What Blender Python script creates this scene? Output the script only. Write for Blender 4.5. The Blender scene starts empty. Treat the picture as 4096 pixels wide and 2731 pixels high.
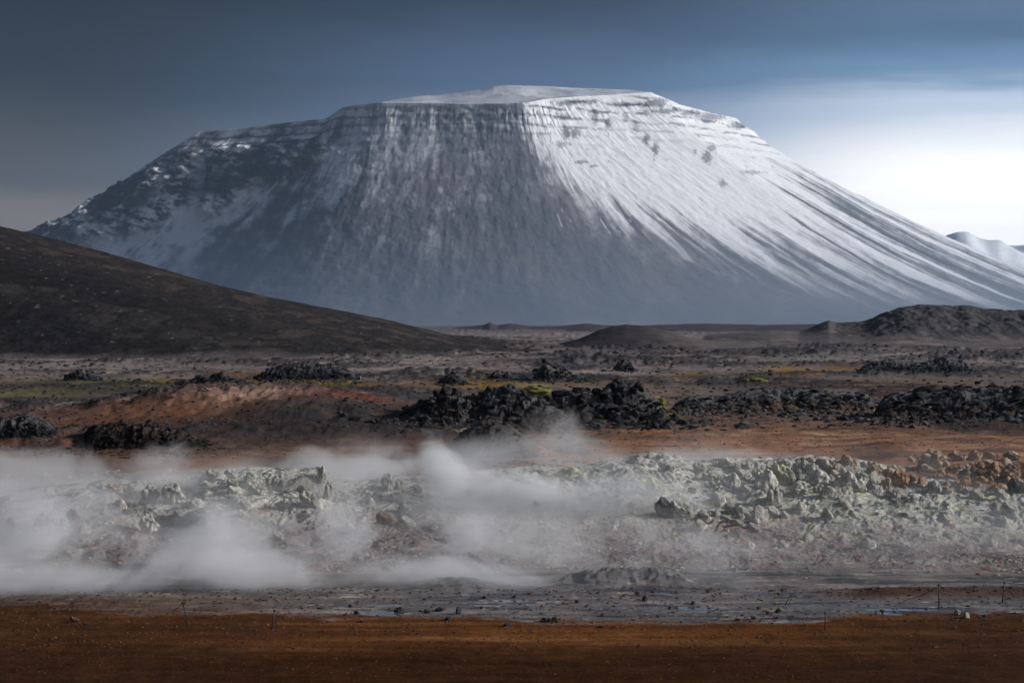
import bpy, math, random
import numpy as np
from mathutils import Vector

scene = bpy.context.scene
COL = scene.collection
R = math.radians
random.seed(7)

# ------------------------------------------------------------------ camera
F = 1911.0          # focal length in pixels of a 1024 px wide picture
V0 = 322.0          # picture row of the true horizon
HC = 10.0           # eye height above the flats
cam = bpy.data.cameras.new('camera')
cam.sensor_width = 36.0
cam.lens = 36.0 * F / 1024.0
cam.shift_y = -19.0 / 1024.0
cam.clip_start = 0.5
cam.clip_end = 60000.0
camo = bpy.data.objects.new('camera', cam)
camo.location = (0, 0, HC)
camo.rotation_euler = (R(90), 0, 0)
COL.objects.link(camo)
scene.camera = camo

# ------------------------------------------------------------------ light
SUN_EL, SUN_AZ = 22.0, 89.0      # azimuth clockwise from the view direction (+Y)
sdir = Vector((math.cos(R(SUN_EL)) * math.sin(R(SUN_AZ)), math.cos(R(SUN_EL)) * math.cos(R(SUN_AZ)), math.sin(R(SUN_EL))))
sun = bpy.data.lights.new('sun', 'SUN')
sun.energy = 4.2
sun.angle = R(6)
sun.color = (1.0, 0.96, 0.92)
suno = bpy.data.objects.new('sun', sun)
suno.rotation_euler = (-sdir).to_track_quat('-Z', 'Y').to_euler()
COL.objects.link(suno)

world = bpy.data.worlds.new('World')
scene.world = world
world.use_nodes = True
wn, wl = world.node_tree.nodes, world.node_tree.links
wn.clear()


def N(nodes, t, **kw):
    n = nodes.new(t)
    for k, v in kw.items():
        if k == 'ins':
            for a, b in v.items():
                n.inputs[a].default_value = b
        else:
            setattr(n, k, v)
    return n


def ramp(nodes, stops, interp='EASE'):
    r = nodes.new('ShaderNodeValToRGB')
    cr = r.color_ramp
    cr.interpolation = interp
    while len(cr.elements) < len(stops):
        cr.elements.new(0.5)
    for e, (p, c) in zip(cr.elements, stops):
        e.position = p
        e.color = (*c, 1) if len(c) == 3 else c
    return r


def wmath(op, a, b=None, c=None, clamp=False):
    n = wn.new('ShaderNodeMath')
    n.operation = op
    n.use_clamp = clamp
    for i, x in enumerate((a, b, c)):
        if x is None:
            continue
        if isinstance(x, (int, float)):
            n.inputs[i].default_value = x
        else:
            wl.new(x, n.inputs[i])
    return n.outputs[0]


def srgb(r, g, b):
    f = lambda c: (c / 255 / 12.92) if c <= 10 else (((c / 255) + 0.055) / 1.055) ** 2.4
    return (f(r), f(g), f(b))


tc = N(wn, 'ShaderNodeTexCoord')
sep = N(wn, 'ShaderNodeSeparateXYZ')
wl.new(tc.outputs['Generated'], sep.inputs[0])
nx, nz = sep.outputs[0], sep.outputs[2]
# long soft streaks of cloud
mp = N(wn, 'ShaderNodeMapping', ins={'Scale': (1.6, 1.6, 13.0)})
wl.new(tc.outputs['Generated'], mp.inputs[0])
nz1 = N(wn, 'ShaderNodeTexNoise', ins={'Scale': 2.2, 'Detail': 5.0, 'Roughness': 0.5, 'Distortion': 0.3})
wl.new(mp.outputs[0], nz1.inputs['Vector'])
streak = wmath('SUBTRACT', nz1.outputs[0], 0.5)
# height in the sky, bent by the streaks: cloud underside colour on the dark (left) side and on the bright (right) side
hz = wmath('ADD', nz, wmath('MULTIPLY', streak, 0.075))
hh = wmath('MULTIPLY_ADD', hz, 4.0, 0.0, clamp=True)        # 0 at horizon, 1 at ~14 degrees
def lin(r, g, b, k=1.0):
    return tuple(c * k / 2.0 for c in srgb(r, g, b))          # ramps hold half values, the Background doubles them


dark = ramp(wn, [(0.0, lin(150, 138, 126)), (0.20, lin(132, 121, 112)), (0.34, lin(76, 76, 80)), (0.50, lin(20, 34, 48)), (0.64, lin(8, 24, 38)), (1.0, lin(22, 32, 44))])
mid = ramp(wn, [(0.0, lin(205, 212, 222)), (0.2, lin(180, 196, 215)), (0.36, lin(118, 146, 180)), (0.5, lin(76, 102, 136)), (0.66, lin(34, 52, 76)), (1.0, lin(54, 66, 84))])
lite = ramp(wn, [(0.0, lin(255, 250, 246, 1.8)), (0.28, lin(254, 252, 250, 1.7)), (0.42, lin(206, 220, 240, 1.15)), (0.5, lin(108, 144, 182, 1.1)), (0.60, lin(72, 104, 138)), (0.72, lin(84, 103, 132)), (1.0, lin(104, 114, 136))])
for r_ in (dark, mid, lite):
    wl.new(hh, r_.inputs[0])
side = wmath('ADD', nx, wmath('MULTIPLY', streak, 0.10))
f1 = N(wn, 'ShaderNodeMapRange', interpolation_type='SMOOTHSTEP', ins={'From Min': -0.24, 'From Max': 0.05})
f2 = N(wn, 'ShaderNodeMapRange', interpolation_type='SMOOTHSTEP', ins={'From Min': 0.02, 'From Max': 0.22})
wl.new(side, f1.inputs[0])
wl.new(side, f2.inputs[0])
m1 = N(wn, 'ShaderNodeMix', data_type='RGBA')
m2 = N(wn, 'ShaderNodeMix', data_type='RGBA')
wl.new(f1.outputs[0], m1.inputs[0]); wl.new(dark.outputs[0], m1.inputs[6]); wl.new(mid.outputs[0], m1.inputs[7])
wl.new(f2.outputs[0], m2.inputs[0]); wl.new(m1.outputs[2], m2.inputs[6]); wl.new(lite.outputs[0], m2.inputs[7])
bgc = N(wn, 'ShaderNodeBackground', ins={'Strength': 2.0})
mottle = N(wn, 'ShaderNodeMapRange', ins={'From Min': -0.2, 'From Max': 0.2, 'To Min': 0.84, 'To Max': 1.16})
wl.new(streak, mottle.inputs[0])
msc = N(wn, 'ShaderNodeVectorMath', operation='SCALE')
wl.new(m2.outputs[2], msc.inputs[0]); wl.new(mottle.outputs[0], msc.inputs['Scale'])
wl.new(msc.outputs[0], bgc.inputs[0])
sky = N(wn, 'ShaderNodeTexSky', sky_type='NISHITA', sun_disc=False, sun_elevation=R(SUN_EL), sun_rotation=R(SUN_AZ))
bgs = N(wn, 'ShaderNodeBackground', ins={'Strength': 0.07})
wl.new(sky.outputs[0], bgs.inputs[0])
mx = N(wn, 'ShaderNodeMixShader', ins={0: 0.06})       # a closed cloud deck; a little clear sky comes through
wl.new(bgc.outputs[0], mx.inputs[1]); wl.new(bgs.outputs[0], mx.inputs[2])
wo = N(wn, 'ShaderNodeOutputWorld')
wl.new(mx.outputs[0], wo.inputs[0])

scene.view_settings.view_transform = 'Standard'
scene.view_settings.look = 'None'
scene.view_settings.exposure = 0.0
scene.view_settings.gamma = 1.0
scene.view_settings.use_curve_mapping = False
cy = scene.cycles
cy.volume_bounces = 4
cy.max_bounces = 6
cy.diffuse_bounces = 2
cy.volume_step_rate = 1.0
cy.volume_max_steps = 256
cy.use_denoising = True

# ------------------------------------------------------------------ numpy noise
_rng = np.random.RandomState(3)
_P = _rng.permutation(256).astype(np.int32)
_P = np.concatenate([_P, _P, _P])
_a = _rng.rand(256) * 2 * np.pi
_G2 = np.stack([np.cos(_a), np.sin(_a)], 1)
_g3 = _rng.randn(256, 3)
_G3 = _g3 / np.linalg.norm(_g3, axis=1)[:, None]


def pn2(x, y):
    x = np.asarray(x, float); y = np.asarray(y, float)
    x, y = np.broadcast_arrays(x, y)
    xi = np.floor(x).astype(np.int64); yi = np.floor(y).astype(np.int64)
    xf = x - xi; yf = y - yi
    xi &= 255; yi &= 255
    ux = xf * xf * xf * (xf * (xf * 6 - 15) + 10); uy = yf * yf * yf * (yf * (yf * 6 - 15) + 10)

    def g(i, j):
        h = _P[_P[(xi + i) & 255] + ((yi + j) & 255)]
        G = _G2[h]
        return G[..., 0] * (xf - i) + G[..., 1] * (yf - j)
    a = g(0, 0); b = g(1, 0); c = g(0, 1); d = g(1, 1)
    return 1.5 * ((a + ux * (b - a)) * (1 - uy) + uy * (c + ux * (d - c)))


def pn3(x, y, z):
    xi = np.floor(x).astype(np.int64); yi = np.floor(y).astype(np.int64); zi = np.floor(z).astype(np.int64)
    xf = x - xi; yf = y - yi; zf = z - zi
    ux, uy, uz = [t * t * t * (t * (t * 6 - 15) + 10) for t in (xf, yf, zf)]
    out = 0
    for i in (0, 1):
        wx = ux if i else 1 - ux
        for j in (0, 1):
            wy = uy if j else 1 - uy
            for k in (0, 1):
                wz = uz if k else 1 - uz
                G = _G3[_P[_P[_P[(xi + i) & 255] + ((yi + j) & 255)] + ((zi + k) & 255)]]
                out = out + wx * wy * wz * (G[..., 0] * (xf - i) + G[..., 1] * (yf - j) + G[..., 2] * (zf - k))
    return 1.5 * out


def fbm(x, y, o=4, rough=0.5, seed=0.0):
    s = 0; a = 1.0; t = 0; k = 1.0
    for i in range(o):
        s = s + a * pn2(x * k + seed * 7.13 + i * 3.7, y * k - seed * 5.91 + i * 9.1)
        t += a; a *= rough; k *= 2.03
    return s / t


def ridg(x, y, o=4, rough=0.55, seed=0.0):
    s = 0; a = 1.0; t = 0; k = 1.0
    for i in range(o):
        s = s + a * (1 - 2 * np.abs(pn2(x * k + seed * 4.17 + i * 5.3, y * k + seed * 8.3 - i * 2.9)))
        t += a; a *= rough; k *= 2.07
    return s / t


def sst(a, b, x):
    t = np.clip((x - a) / (b - a), 0, 1)
    return t * t * (3 - 2 * t)


def mixc(c, d, f):
    return c + (np.asarray(d, float) - c) * np.asarray(f)[..., None]


def pl(x, pts):
    p = np.array(pts, float)
    return np.interp(x, p[:, 0], p[:, 1])


def wid(x):
    return np.maximum(np.abs(x), 1e-6)


# ------------------------------------------------------------------ mesh and node helpers
def add_mesh(name, verts, faces, mat, cols=None, wet=None, uv=None, smooth=True, parent=None):
    me = bpy.data.meshes.new(name)
    verts = np.asarray(verts, np.float32); faces = np.asarray(faces, np.int32)
    n, m, k = len(verts), len(faces), faces.shape[1]
    me.vertices.add(n); me.vertices.foreach_set('co', verts.ravel())
    me.loops.add(m * k); me.loops.foreach_set('vertex_index', faces.ravel())
    me.polygons.add(m); me.polygons.foreach_set('loop_start', np.arange(0, m * k, k, dtype=np.int32))
    me.polygons.foreach_set('use_smooth', np.full(m, smooth))
    me.update(calc_edges=True)
    if cols is not None:
        at = me.attributes.new('tint', 'FLOAT_COLOR', 'POINT')
        c4 = np.ones((n, 4), np.float32); c4[:, :3] = np.clip(cols, 0.002, 0.9)
        at.data.foreach_set('color', c4.ravel())
    if wet is not None:
        at = me.attributes.new('wet', 'FLOAT', 'POINT')
        at.data.foreach_set('value', np.asarray(wet, np.float32).ravel())
    if uv is not None:
        at = me.attributes.new('flow', 'FLOAT_VECTOR', 'POINT')
        v3 = np.zeros((n, 3), np.float32); v3[:, :2] = uv
        at.data.foreach_set('vector', v3.ravel())
    me.materials.append(mat)
    o = bpy.data.objects.new(name, me)
    COL.objects.link(o)
    if parent is not None:
        o.parent = parent
    return o


def grid_faces(nr, nc):
    i = np.arange(nr * nc).reshape(nr, nc)
    return np.stack([i[:-1, :-1], i[:-1, 1:], i[1:, 1:], i[1:, :-1]], -1).reshape(-1, 4)


def tag(o, label=None, cat=None, group=None, kind=None):
    if label: o['label'] = label
    if cat: o['category'] = cat
    if group: o['group'] = group
    if kind: o['kind'] = kind
    return o


def earth_mat(name, scales=((0.35, 0.5), (2.5, 0.5)), bump=(3.0, 0.05), rough=0.92, var=0.35, stretch=(1, 1, 1), use_wet=False, spec=0.06):
    m = bpy.data.materials.new(name); m.use_nodes = True
    n, l = m.node_tree.nodes, m.node_tree.links
    n.clear()
    out = n.new('ShaderNodeOutputMaterial'); b = n.new('ShaderNodeBsdfPrincipled')
    l.new(b.outputs[0], out.inputs[0])
    at = N(n, 'ShaderNodeAttribute', attribute_name='tint')
    tcn = n.new('ShaderNodeTexCoord')
    mpn = N(n, 'ShaderNodeMapping', ins={'Scale': stretch})
    l.new(tcn.outputs['Object'], mpn.inputs[0])
    col = at.outputs['Color']
    for i, (s, w) in enumerate(scales):
        t = N(n, 'ShaderNodeTexNoise', ins={'Scale': s, 'Detail': 9.0, 'Roughness': 0.66})
        l.new(mpn.outputs[0], t.inputs['Vector'])
        mr = N(n, 'ShaderNodeMapRange', ins={'From Min': 0.28, 'From Max': 0.72, 'To Min': 1 - var * w * 2, 'To Max': 1 + var * w * 2})
        l.new(t.outputs[0], mr.inputs[0])
        vm = N(n, 'ShaderNodeVectorMath', operation='SCALE')
        l.new(col, vm.inputs[0]); l.new(mr.outputs[0], vm.inputs['Scale'])
        col = vm.outputs[0]
    l.new(col, b.inputs['Base Color'])
    b.inputs['Specular IOR Level'].default_value = spec
    if use_wet:
        aw = N(n, 'ShaderNodeAttribute', attribute_name='wet')
        mr = N(n, 'ShaderNodeMapRange', ins={'To Min': rough, 'To Max': 0.3})
        l.new(aw.outputs['Fac'], mr.inputs[0]); l.new(mr.outputs[0], b.inputs['Roughness'])
        ms = N(n, 'ShaderNodeMapRange', ins={'To Min': 0.03, 'To Max': 0.4})
        l.new(aw.outputs['Fac'], ms.inputs[0]); l.new(ms.outputs[0], b.inputs['Specular IOR Level'])
    else:
        b.inputs['Roughness'].default_value = rough
    tb = N(n, 'ShaderNodeTexNoise', ins={'Scale': bump[0], 'Detail': 10.0, 'Roughness': 0.68})
    l.new(mpn.outputs[0], tb.inputs['Vector'])
    bp = N(n, 'ShaderNodeBump', ins={'Strength': 1.0, 'Distance': bump[1]})
    l.new(tb.outputs[0], bp.inputs['Height']); l.new(bp.outputs[0], b.inputs['Normal'])
    return m


def fan(name, us, ys, hfun, cfun, mat, wetf=None):
    Y, U = np.meshgrid(np.asarray(ys, float), np.asarray(us, float), indexing='ij')
    X = (U - 512) / F * Y
    Z = hfun(X, Y)
    c = cfun(X, Y, Z)
    w = wetf(X, Y, Z) if wetf else None
    V = np.stack([X, Y, Z], -1).reshape(-1, 3)
    o = add_mesh(name, V, grid_faces(len(ys), len(us)), mat, c.reshape(-1, 3), None if w is None else w.reshape(-1))
    return tag(o, kind='structure')


def vflat(y):
    return V0 + HC * F / y


def yflat(v):
    return HC * F / (v - V0)


def cols_u(u0, u1, du, far=2600, n=36):
    mid_ = np.arange(u0, u1 + 0.01, du)
    k = np.linspace(0, 1, n + 1)[1:] ** 2
    return np.concatenate([(u0 - k * far)[::-1], mid_, u1 + k * far])


# ------------------------------------------------------------------ ground heights
BUMPS = [  # u centre, row of its foot, half width px, depth m, height m
    (262, 415, 150, 30, 2.3), (345, 424, 95, 14, 1.15), (490, 459, 55, 7, 1.3), (290, 434, 150, 8, 0.5),
    (535, 399, 45, 10, 1.1), (652, 418, 40, 8, 0.5), (960, 452, 120, 12, 0.6), (60, 446, 120, 10, 0.6),
]


def u_of(x, y):
    return 512 + F * x / np.maximum(y, 1)


def ground_h(x, y):
    u = u_of(x, y)
    h = 0.02 * fbm(x / 0.5, y / 0.4, 4, 0.6, seed=1) + 0.05 * fbm(x / 7, y / 3, 3, seed=2)
    near = 1 - sst(58, 66, y)
    h = h + near * (0.10 + 0.05 * fbm(x / 3, y / 1.0, 3, seed=3))
    # dirt bank at the right end, between two arms of the wet flat
    h = h + 0.22 * np.exp(-((y - 70.5) / 1.1) ** 2) * sst(800, 900, u)
    # wet flats sit low
    flat = sst(63, 65.5, y) * (1 - sst(72, 76, y)) * sst(240, 420, u)
    h = h - flat * (0.035 + 0.0 * x)
    h = h + flat * 0.05 * ridg(x / 3.5, y / 0.7, 4, seed=4)
    h = h + 0.07 * sst(62, 66, y) * (1 - sst(78, 82, y)) * np.clip(ridg(x / 1.4, y / 0.9, 5, 0.65, seed=15) - 0.15, 0, 1) * sst(-0.15, 0.25, fbm(x / 6, y / 2, 2, seed=16))
    # small mud heap in the middle of the flats
    h = h + 0.5 * np.exp(-((u - 625) / 62) ** 4) * np.exp(-((y - 73.5) / 1.6) ** 2) * (0.7 + 0.6 * ridg(x / 0.9, y / 0.6, 4, seed=5))
    h = h + 0.3 * np.exp(-((u - 452) / 40) ** 2) * np.exp(-((y - 72.5) / 1.5) ** 2) * (0.8 + 0.5 * ridg(x / 0.9, y / 0.6, 3, seed=6))
    # rough middle distance
    mid_ = sst(118, 170, y)
    L = ridg(x / 9, y / 17, 5, 0.6, seed=7)
    amp = 0.55 + 0.9 * sst(200, 600, y)
    rug = mid_ * amp * np.clip(L - 0.12, 0, 1) * sst(-0.25, 0.25, fbm(x / 60, y / 60, 2, seed=8))
    h = h + mid_ * 0.13 * np.clip(ridg(x / 2.6, y / 4.5, 4, 0.6, seed=12), -0.2, 1) * sst(-0.2, 0.3, fbm(x / 25, y / 30, 2, seed=13)) * (1 + sst(220, 500, y))
    h = h + rug * (0.9 + 1.0 * sst(-0.1, 0.4, fbm(x / 35, y / 45, 3, seed=14))) + mid_ * (0.25 * fbm(x / 5, y / 9, 4, seed=9) + 0.7 * fbm(x / 60, y / 70, 3, seed=10) * sst(200, 400, y))
    # far undulation
    h = h + sst(900, 2500, y) * 5 * fbm(x / 400, y / 500, 4, seed=11)
    for (bu, bv, wu, wy, hh_) in BUMPS:
        yc = yflat(bv) + wy * 0.5
        e = np.exp(-np.abs((u - bu) / wu) ** 2.6) * np.exp(-np.abs((y - yc) / wy) ** 2.4 * 2)
        h = h + hh_ * e * (1 + 0.22 * ridg(x / 3, y / 4, 4, seed=bu))
    return h


MC = [(-3000, 520), (-150, 512), (0, 497), (50, 490), (105, 484), (140, 484), (180, 483), (200, 480), (215, 474), (250, 471), (320, 471), (332, 482), (360, 484), (400, 480), (440, 480),
      (490, 473), (520, 469), (560, 471), (600, 465), (640, 457), (665, 457), (700, 462), (740, 461), (800, 460), (850, 460), (870, 466), (900, 470), (950, 466), (1024, 464), (1100, 468), (3600, 500)]


def mound_h(x, y):
    u = u_of(x, y)
    yc = 97.0 + 3 * pn2(x / 14, 3.3 + 0 * x)
    vc = pl(u, MC)
    zc = HC - (vc - V0) * yc / F
    z1 = 0.55
    toe = 76.5 + 1.5 * pn2(x / 9, 1.2 + 0 * x) + 3.0 * sst(300, 0, u)
    p1 = np.clip((y - toe) / (85 - toe), 0, 1)
    p2 = np.clip((y - 85) / (yc - 85), 0, 1)
    h = z1 * p1 ** 1.3 * np.minimum(1, zc / 1.2) + (zc - z1 * np.minimum(1, zc / 1.2)) * (1 - (1 - p2) ** 1.35)
    back = np.clip((y - yc) / 13, 0, 1)
    h = h * (1 - sst(0, 1, back))
    env = sst(0, 0.35, p1) * (1 - 0.5 * back) * (1 - 0.35 * sst(0.8, 1.0, p2))
    wx = x + 0.6 * pn2(x / 1.5, y / 1.5); wy = y + 0.8 * pn2(x / 1.7 + 9, y / 1.7)
    d = 0.20 * ridg(wx / 3.4, wy / 3.0, 3, 0.5, seed=21) + 0.18 * fbm(wx / 1.6, wy / 1.3, 2, seed=22) \
        + 0.15 * ridg(wx / 0.85, wy / 0.8, 4, 0.6, seed=23) + 0.06 * fbm(wx / 0.25, wy / 0.25, 2, seed=24)
    h = h + env * d * (0.85 + 0.25 * p2) - 0.12 * (1 - sst(0, 0.2, p1)) - 0.6 * sst(0.7, 1, back)
    # step of bare rock at the left
    for (a, b, vv, hh_) in ((118, 196, 0.78, 0.55), (240, 330, 0.7, 0.4), (30, 62, 0.3, 0.4), (140, 200, 0.25, 0.5)):
        e = sst(a - 6, a + 6, u) * (1 - sst(b - 6, b + 6, u))
        h = h + hh_ * e * (sst(vv - 0.02, vv + 0.02, p2) - sst(vv - 0.35, vv, p2) * 1.0)
    return h


def all_h(x, y):
    g = ground_h(x, y)
    m = mound_h(x, y)
    return np.where((y > 76) & (y < 111), np.maximum(g, m), g)


def hit(u, v, y0=45.0, y1=900.0, n=5000):
    """the point of the terrain seen in direction (u, v)"""
    y = np.exp(np.linspace(math.log(y0), math.log(y1), n))
    x = (u - 512) / F * y
    z = HC - (v - V0) * y / F
    h = all_h(x, y)
    k = np.argmax(h >= z)
    if h[k] < z[k]:
        k = n - 1
    return float(x[k]), float(y[k]), float(h[k])


# ------------------------------------------------------------------ ground colours
def E(u, v, x, y, cu, cv, ru, rv, seed, soft=0.5):
    d = np.sqrt(((u - cu) / ru) ** 2 + ((v - cv) / rv) ** 2) + 0.55 * fbm(x / (rv * 0.25), y / (rv * 0.9), 4, 0.6, seed=seed)
    return (1 - sst(1 - soft, 1 + soft * 0.6, d)) * (0.55 + 0.45 * sst(-0.25, 0.15, fbm(x / 2.2, y / 4.5, 4, 0.7, seed=seed + 0.5)))


def ground_c(x, y, z):
    u = u_of(x, y); v = V0 + (HC - 0.0 * z) * F / y
    n1 = fbm(x / 5, y / 6, 5, 0.6, seed=31)
    n2 = fbm(x / 30, y / 40, 4, 0.6, seed=32)
    st = fbm(x / 22, y / 5, 5, 0.62, seed=33)
    fine = fbm(x / 1.2, y / 2.5, 4, 0.7, seed=34)
    c = np.zeros(x.shape + (3,)) + np.array((0.255, 0.215, 0.20))
    c = c * (1 + 0.5 * st + 0.3 * n1)[..., None]
    c = mixc(c, (0.12, 0.11, 0.115), 0.8 * (1 - sst(329, 338, v)))
    c = mixc(c, (0.40, 0.30, 0.26), 0.8 * sst(0.0, 0.35, st + 0.3 * n2) * sst(338, 346, v) * (1 - sst(372, 384, v)))
    c = mixc(c, (0.20, 0.14, 0.11), sst(368, 385, v) * 0.8)
    c = mixc(c, (0.055, 0.052, 0.056), 0.8 * sst(0.02, 0.3, fbm(x / 14, y / 7, 5, 0.66, seed=47)) * sst(338, 350, v) * (1 - sst(405, 420, v)))
    c = mixc(c, (0.26, 0.13, 0.07), 0.6 * sst(0.08, 0.35, fbm(x / 20, y / 9, 5, 0.66, seed=48)) * sst(362, 372, v))
    c = mixc(c, (0.16, 0.135, 0.12), sst(360, 380, v) * sst(640, 760, u) * (1 - sst(400, 415, v)) * 0.7)
    # ochre plain behind the mound
    och = sst(402, 424, v + 14 * n2) * (1 - sst(500, 520, v))
    oc = mixc(np.zeros(x.shape + (3,)) + np.array((0.33, 0.155, 0.078)), (0.10, 0.052, 0.035), 0.9 * sst(-0.05, 0.25, fbm(x / 16, y / 2.6, 6, 0.66, seed=49)))
    oc = mixc(oc, (0.44, 0.25, 0.14), 0.8 * sst(0.05, 0.35, -st + 0.4 * n1))
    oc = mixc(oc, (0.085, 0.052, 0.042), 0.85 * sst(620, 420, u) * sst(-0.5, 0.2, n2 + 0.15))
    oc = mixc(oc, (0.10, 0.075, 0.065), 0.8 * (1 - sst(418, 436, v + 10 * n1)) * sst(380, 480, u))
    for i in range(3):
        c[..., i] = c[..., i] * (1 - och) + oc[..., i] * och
    P = [  # moss, red soil, sand, white crust, wet black ground
        (70, 388, 100, 9, (0.085, 0.085, 0.035), .85), (20, 396, 60, 4, (0.13, 0.15, 0.045), .7), (120, 381, 50, 4, (0.14, 0.15, 0.03), .8), (165, 382, 22, 4, (0.24, 0.15, 0.02), .9),
        (235, 376, 36, 5, (0.22, 0.11, 0.03), .9), (290, 386, 95, 5, (0.22, 0.125, 0.02), .95), (310, 384, 50, 3, (0.28, 0.20, 0.03), .8), (480, 383, 50, 6, (0.27, 0.145, 0.03), .95), (465, 379, 20, 3, (0.30, 0.25, 0.04), .8),
        (570, 381, 40, 4, (0.22, 0.12, 0.03), .8), (535, 391, 26, 7, (0.36, 0.36, 0.10), .9), (690, 374, 22, 4, (0.26, 0.15, 0.04), .8), (795, 372, 38, 6, (0.32, 0.18, 0.04), .9), (845, 367, 22, 4, (0.30, 0.14, 0.05), .7),
        (755, 381, 17, 3.2, (0.09, 0.12, 0.03), .9), (880, 385, 120, 5, (0.28, 0.14, 0.08), .6), (900, 394, 40, 4, (0.22, 0.06, 0.045), .9), (985, 386, 60, 4, (0.24, 0.15, 0.11), .6),
        (250, 395, 150, 3.5, (0.045, 0.043, 0.046), .8), (170, 392, 110, 4, (0.07, 0.058, 0.055), .7), (400, 392, 90, 4, (0.042, 0.04, 0.045), .85),
        (120, 404, 30, 2.0, (0.45, 0.45, 0.33), .8), (60, 405, 60, 1.6, (0.33, 0.32, 0.24), .6), (170, 401, 18, 1.2, (0.48, 0.48, 0.36), .8),
        (100, 417, 150, 9, (0.17, 0.075, 0.045), .8), (225, 408, 85, 9, (0.62, 0.38, 0.28), 1), (300, 410, 55, 5, (0.42, 0.25, 0.18), .8), (160, 415, 70, 6, (0.30, 0.13, 0.065), .7), (350, 413, 45, 5, (0.28, 0.07, 0.04), .95),
        (330, 424, 80, 9, (0.11, 0.085, 0.075), .95), (480, 398, 24, 3, (0.34, 0.24, 0.2), .7),
        (464, 433, 13, 1.3, (0.60, 0.56, 0.40), 1), (500, 432, 8, 0.9, (0.5, 0.46, 0.36), .8), (575, 440, 30, 2.0, (0.25, 0.26, 0.23), .9), (720, 436, 30, 1.2, (0.45, 0.34, 0.2), .8),
        (855, 434, 60, .9, (0.55, 0.40, 0.22), .8), (970, 441, 40, .9, (0.5, 0.42, 0.24), .8), (525, 419, 22, 4, (0.30, 0.27, 0.02), 1), (545, 421, 14, 2.4, (0.34, 0.30, 0.03), 1),
        (655, 411, 17, 7, (0.34, 0.33, 0.05), 1), (672, 418, 14, 5, (0.22, 0.18, 0.04), .8), (490, 450, 60, 12, (0.06, 0.052, 0.05), .9), (130, 435, 60, 7, (0.05, 0.035, 0.03), .8), (30, 436, 50, 9, (0.04, 0.035, 0.037), .8),
        (480, 420, 95, 9, (0.06, 0.045, 0.038), .85), (605, 419, 90, 9, (0.06, 0.043, 0.036), .85), (770, 410, 110, 7, (0.085, 0.06, 0.048), .8), (965, 413, 120, 9, (0.065, 0.048, 0.04), .85), (300, 377, 75, 5, (0.06, 0.055, 0.055), .8),
        (545, 377, 60, 4, (0.07, 0.066, 0.066), .8), (915, 366, 80, 5, (0.06, 0.056, 0.057), .8), (450, 379, 40, 3, (0.06, 0.05, 0.045), .7), (730, 352, 200, 5, (0.10, 0.09, 0.09), .7), (600, 362, 120, 4, (0.08, 0.075, 0.077), .7),
        (800, 398, 60, 7, (0.13, 0.125, 0.12), .7), (880, 455, 40, 6, (0.05, 0.03, 0.028), .8),
    ]
    for i, (cu, cv, ru, rv, cc, w) in enumerate(P):
        m = (np.abs(u - cu) < ru * 1.9) & (np.abs(v - cv) < rv * 1.9)
        if m.any():
            e = E(u[m], v[m], x[m], y[m], cu, cv, ru, rv, i + 50)
            c[m] = c[m] + (np.array(cc) - c[m]) * (w * e)[:, None]
    # black lava where the ground breaks up
    L = ridg(x / 9, y / 17, 5, 0.6, seed=7)
    c = mixc(c, (0.035, 0.034, 0.037), 0.85 * sst(0.22, 0.42, L + 0.1 * fine) * sst(130, 175, y) * (1 - sst(900, 1400, y)) * sst(-0.25, 0.25, fbm(x / 60, y / 60, 2, seed=8)))
    # near flats: grey mud, then the trodden ochre dirt
    mud = sst(506, 530, v)
    mc = mixc(np.zeros(x.shape + (3,)) + np.array((0.155, 0.142, 0.138)), (0.27, 0.225, 0.20), sst(-0.05, 0.35, fbm(x / 6, y / 0.9, 5, 0.62, seed=35)))
    mc = mixc(mc, (0.055, 0.06, 0.075), sst(0.0, 0.3, fbm(x / 5, y / 0.7, 5, 0.6, seed=36)) * sst(300, 480, u))
    mc = mixc(mc, (0.5, 0.44, 0.35), 0.8 * sst(0.30, 0.42, fbm(x / 2.5, y / 0.25, 4, 0.6, seed=37)))
    for i in range(3):
        c[..., i] = c[..., i] * (1 - mud) + mc[..., i] * mud
    edge = pl(u, [(-3000, 604), (0, 604), (60, 606), (110, 611), (180, 612), (270, 615), (330, 617), (420, 619), (560, 622), (650, 624), (760, 623), (800, 622), (830, 617), (900, 610), (1024, 613), (4000, 613)])
    dirt = sst(-3.0, 2.0, v - edge + 14 * fbm(x / 6, y / 1.8, 6, 0.66, seed=38) + 5 * fbm(x / 1.2, y / 0.8, 4, 0.6, seed=46))
    dirt = np.maximum(dirt, 0.9 * sst(790, 880, u) * np.exp(-((y - 70.3) / 1.15) ** 4))
    dirt = np.maximum(dirt, 0.55 * (1 - sst(100, 360, u)) * sst(590, 603, v))
    bands = fbm(x / 14, y / 1.3, 5, 0.58, seed=39)
    dc = mixc(np.zeros(x.shape + (3,)) + np.array((0.29, 0.108, 0.027)), (0.38, 0.17, 0.06), sst(0.0, 0.35, bands))
    dc = mixc(dc, (0.17, 0.062, 0.026), 0.9 * sst(0.0, 0.4, -bands + 0.1))
    vignette = sst(634, 668, v + 14 * fbm(x / 9, y / 2.4, 4, 0.55, seed=40))  # vignette painted into the soil colour, darkening the near edge of the frame
    dc = mixc(dc, (0.058, 0.022, 0.007), 0.88 * vignette)
    dc = mixc(dc, (0.10, 0.042, 0.018), 0.8 * sst(0.0, -0.55, (u - 512) / 512 + 0.3 + 0.4 * fbm(x / 5, y / 3, 4, seed=41)))  # left corner darkening of the frame, put into the dirt colour
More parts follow.
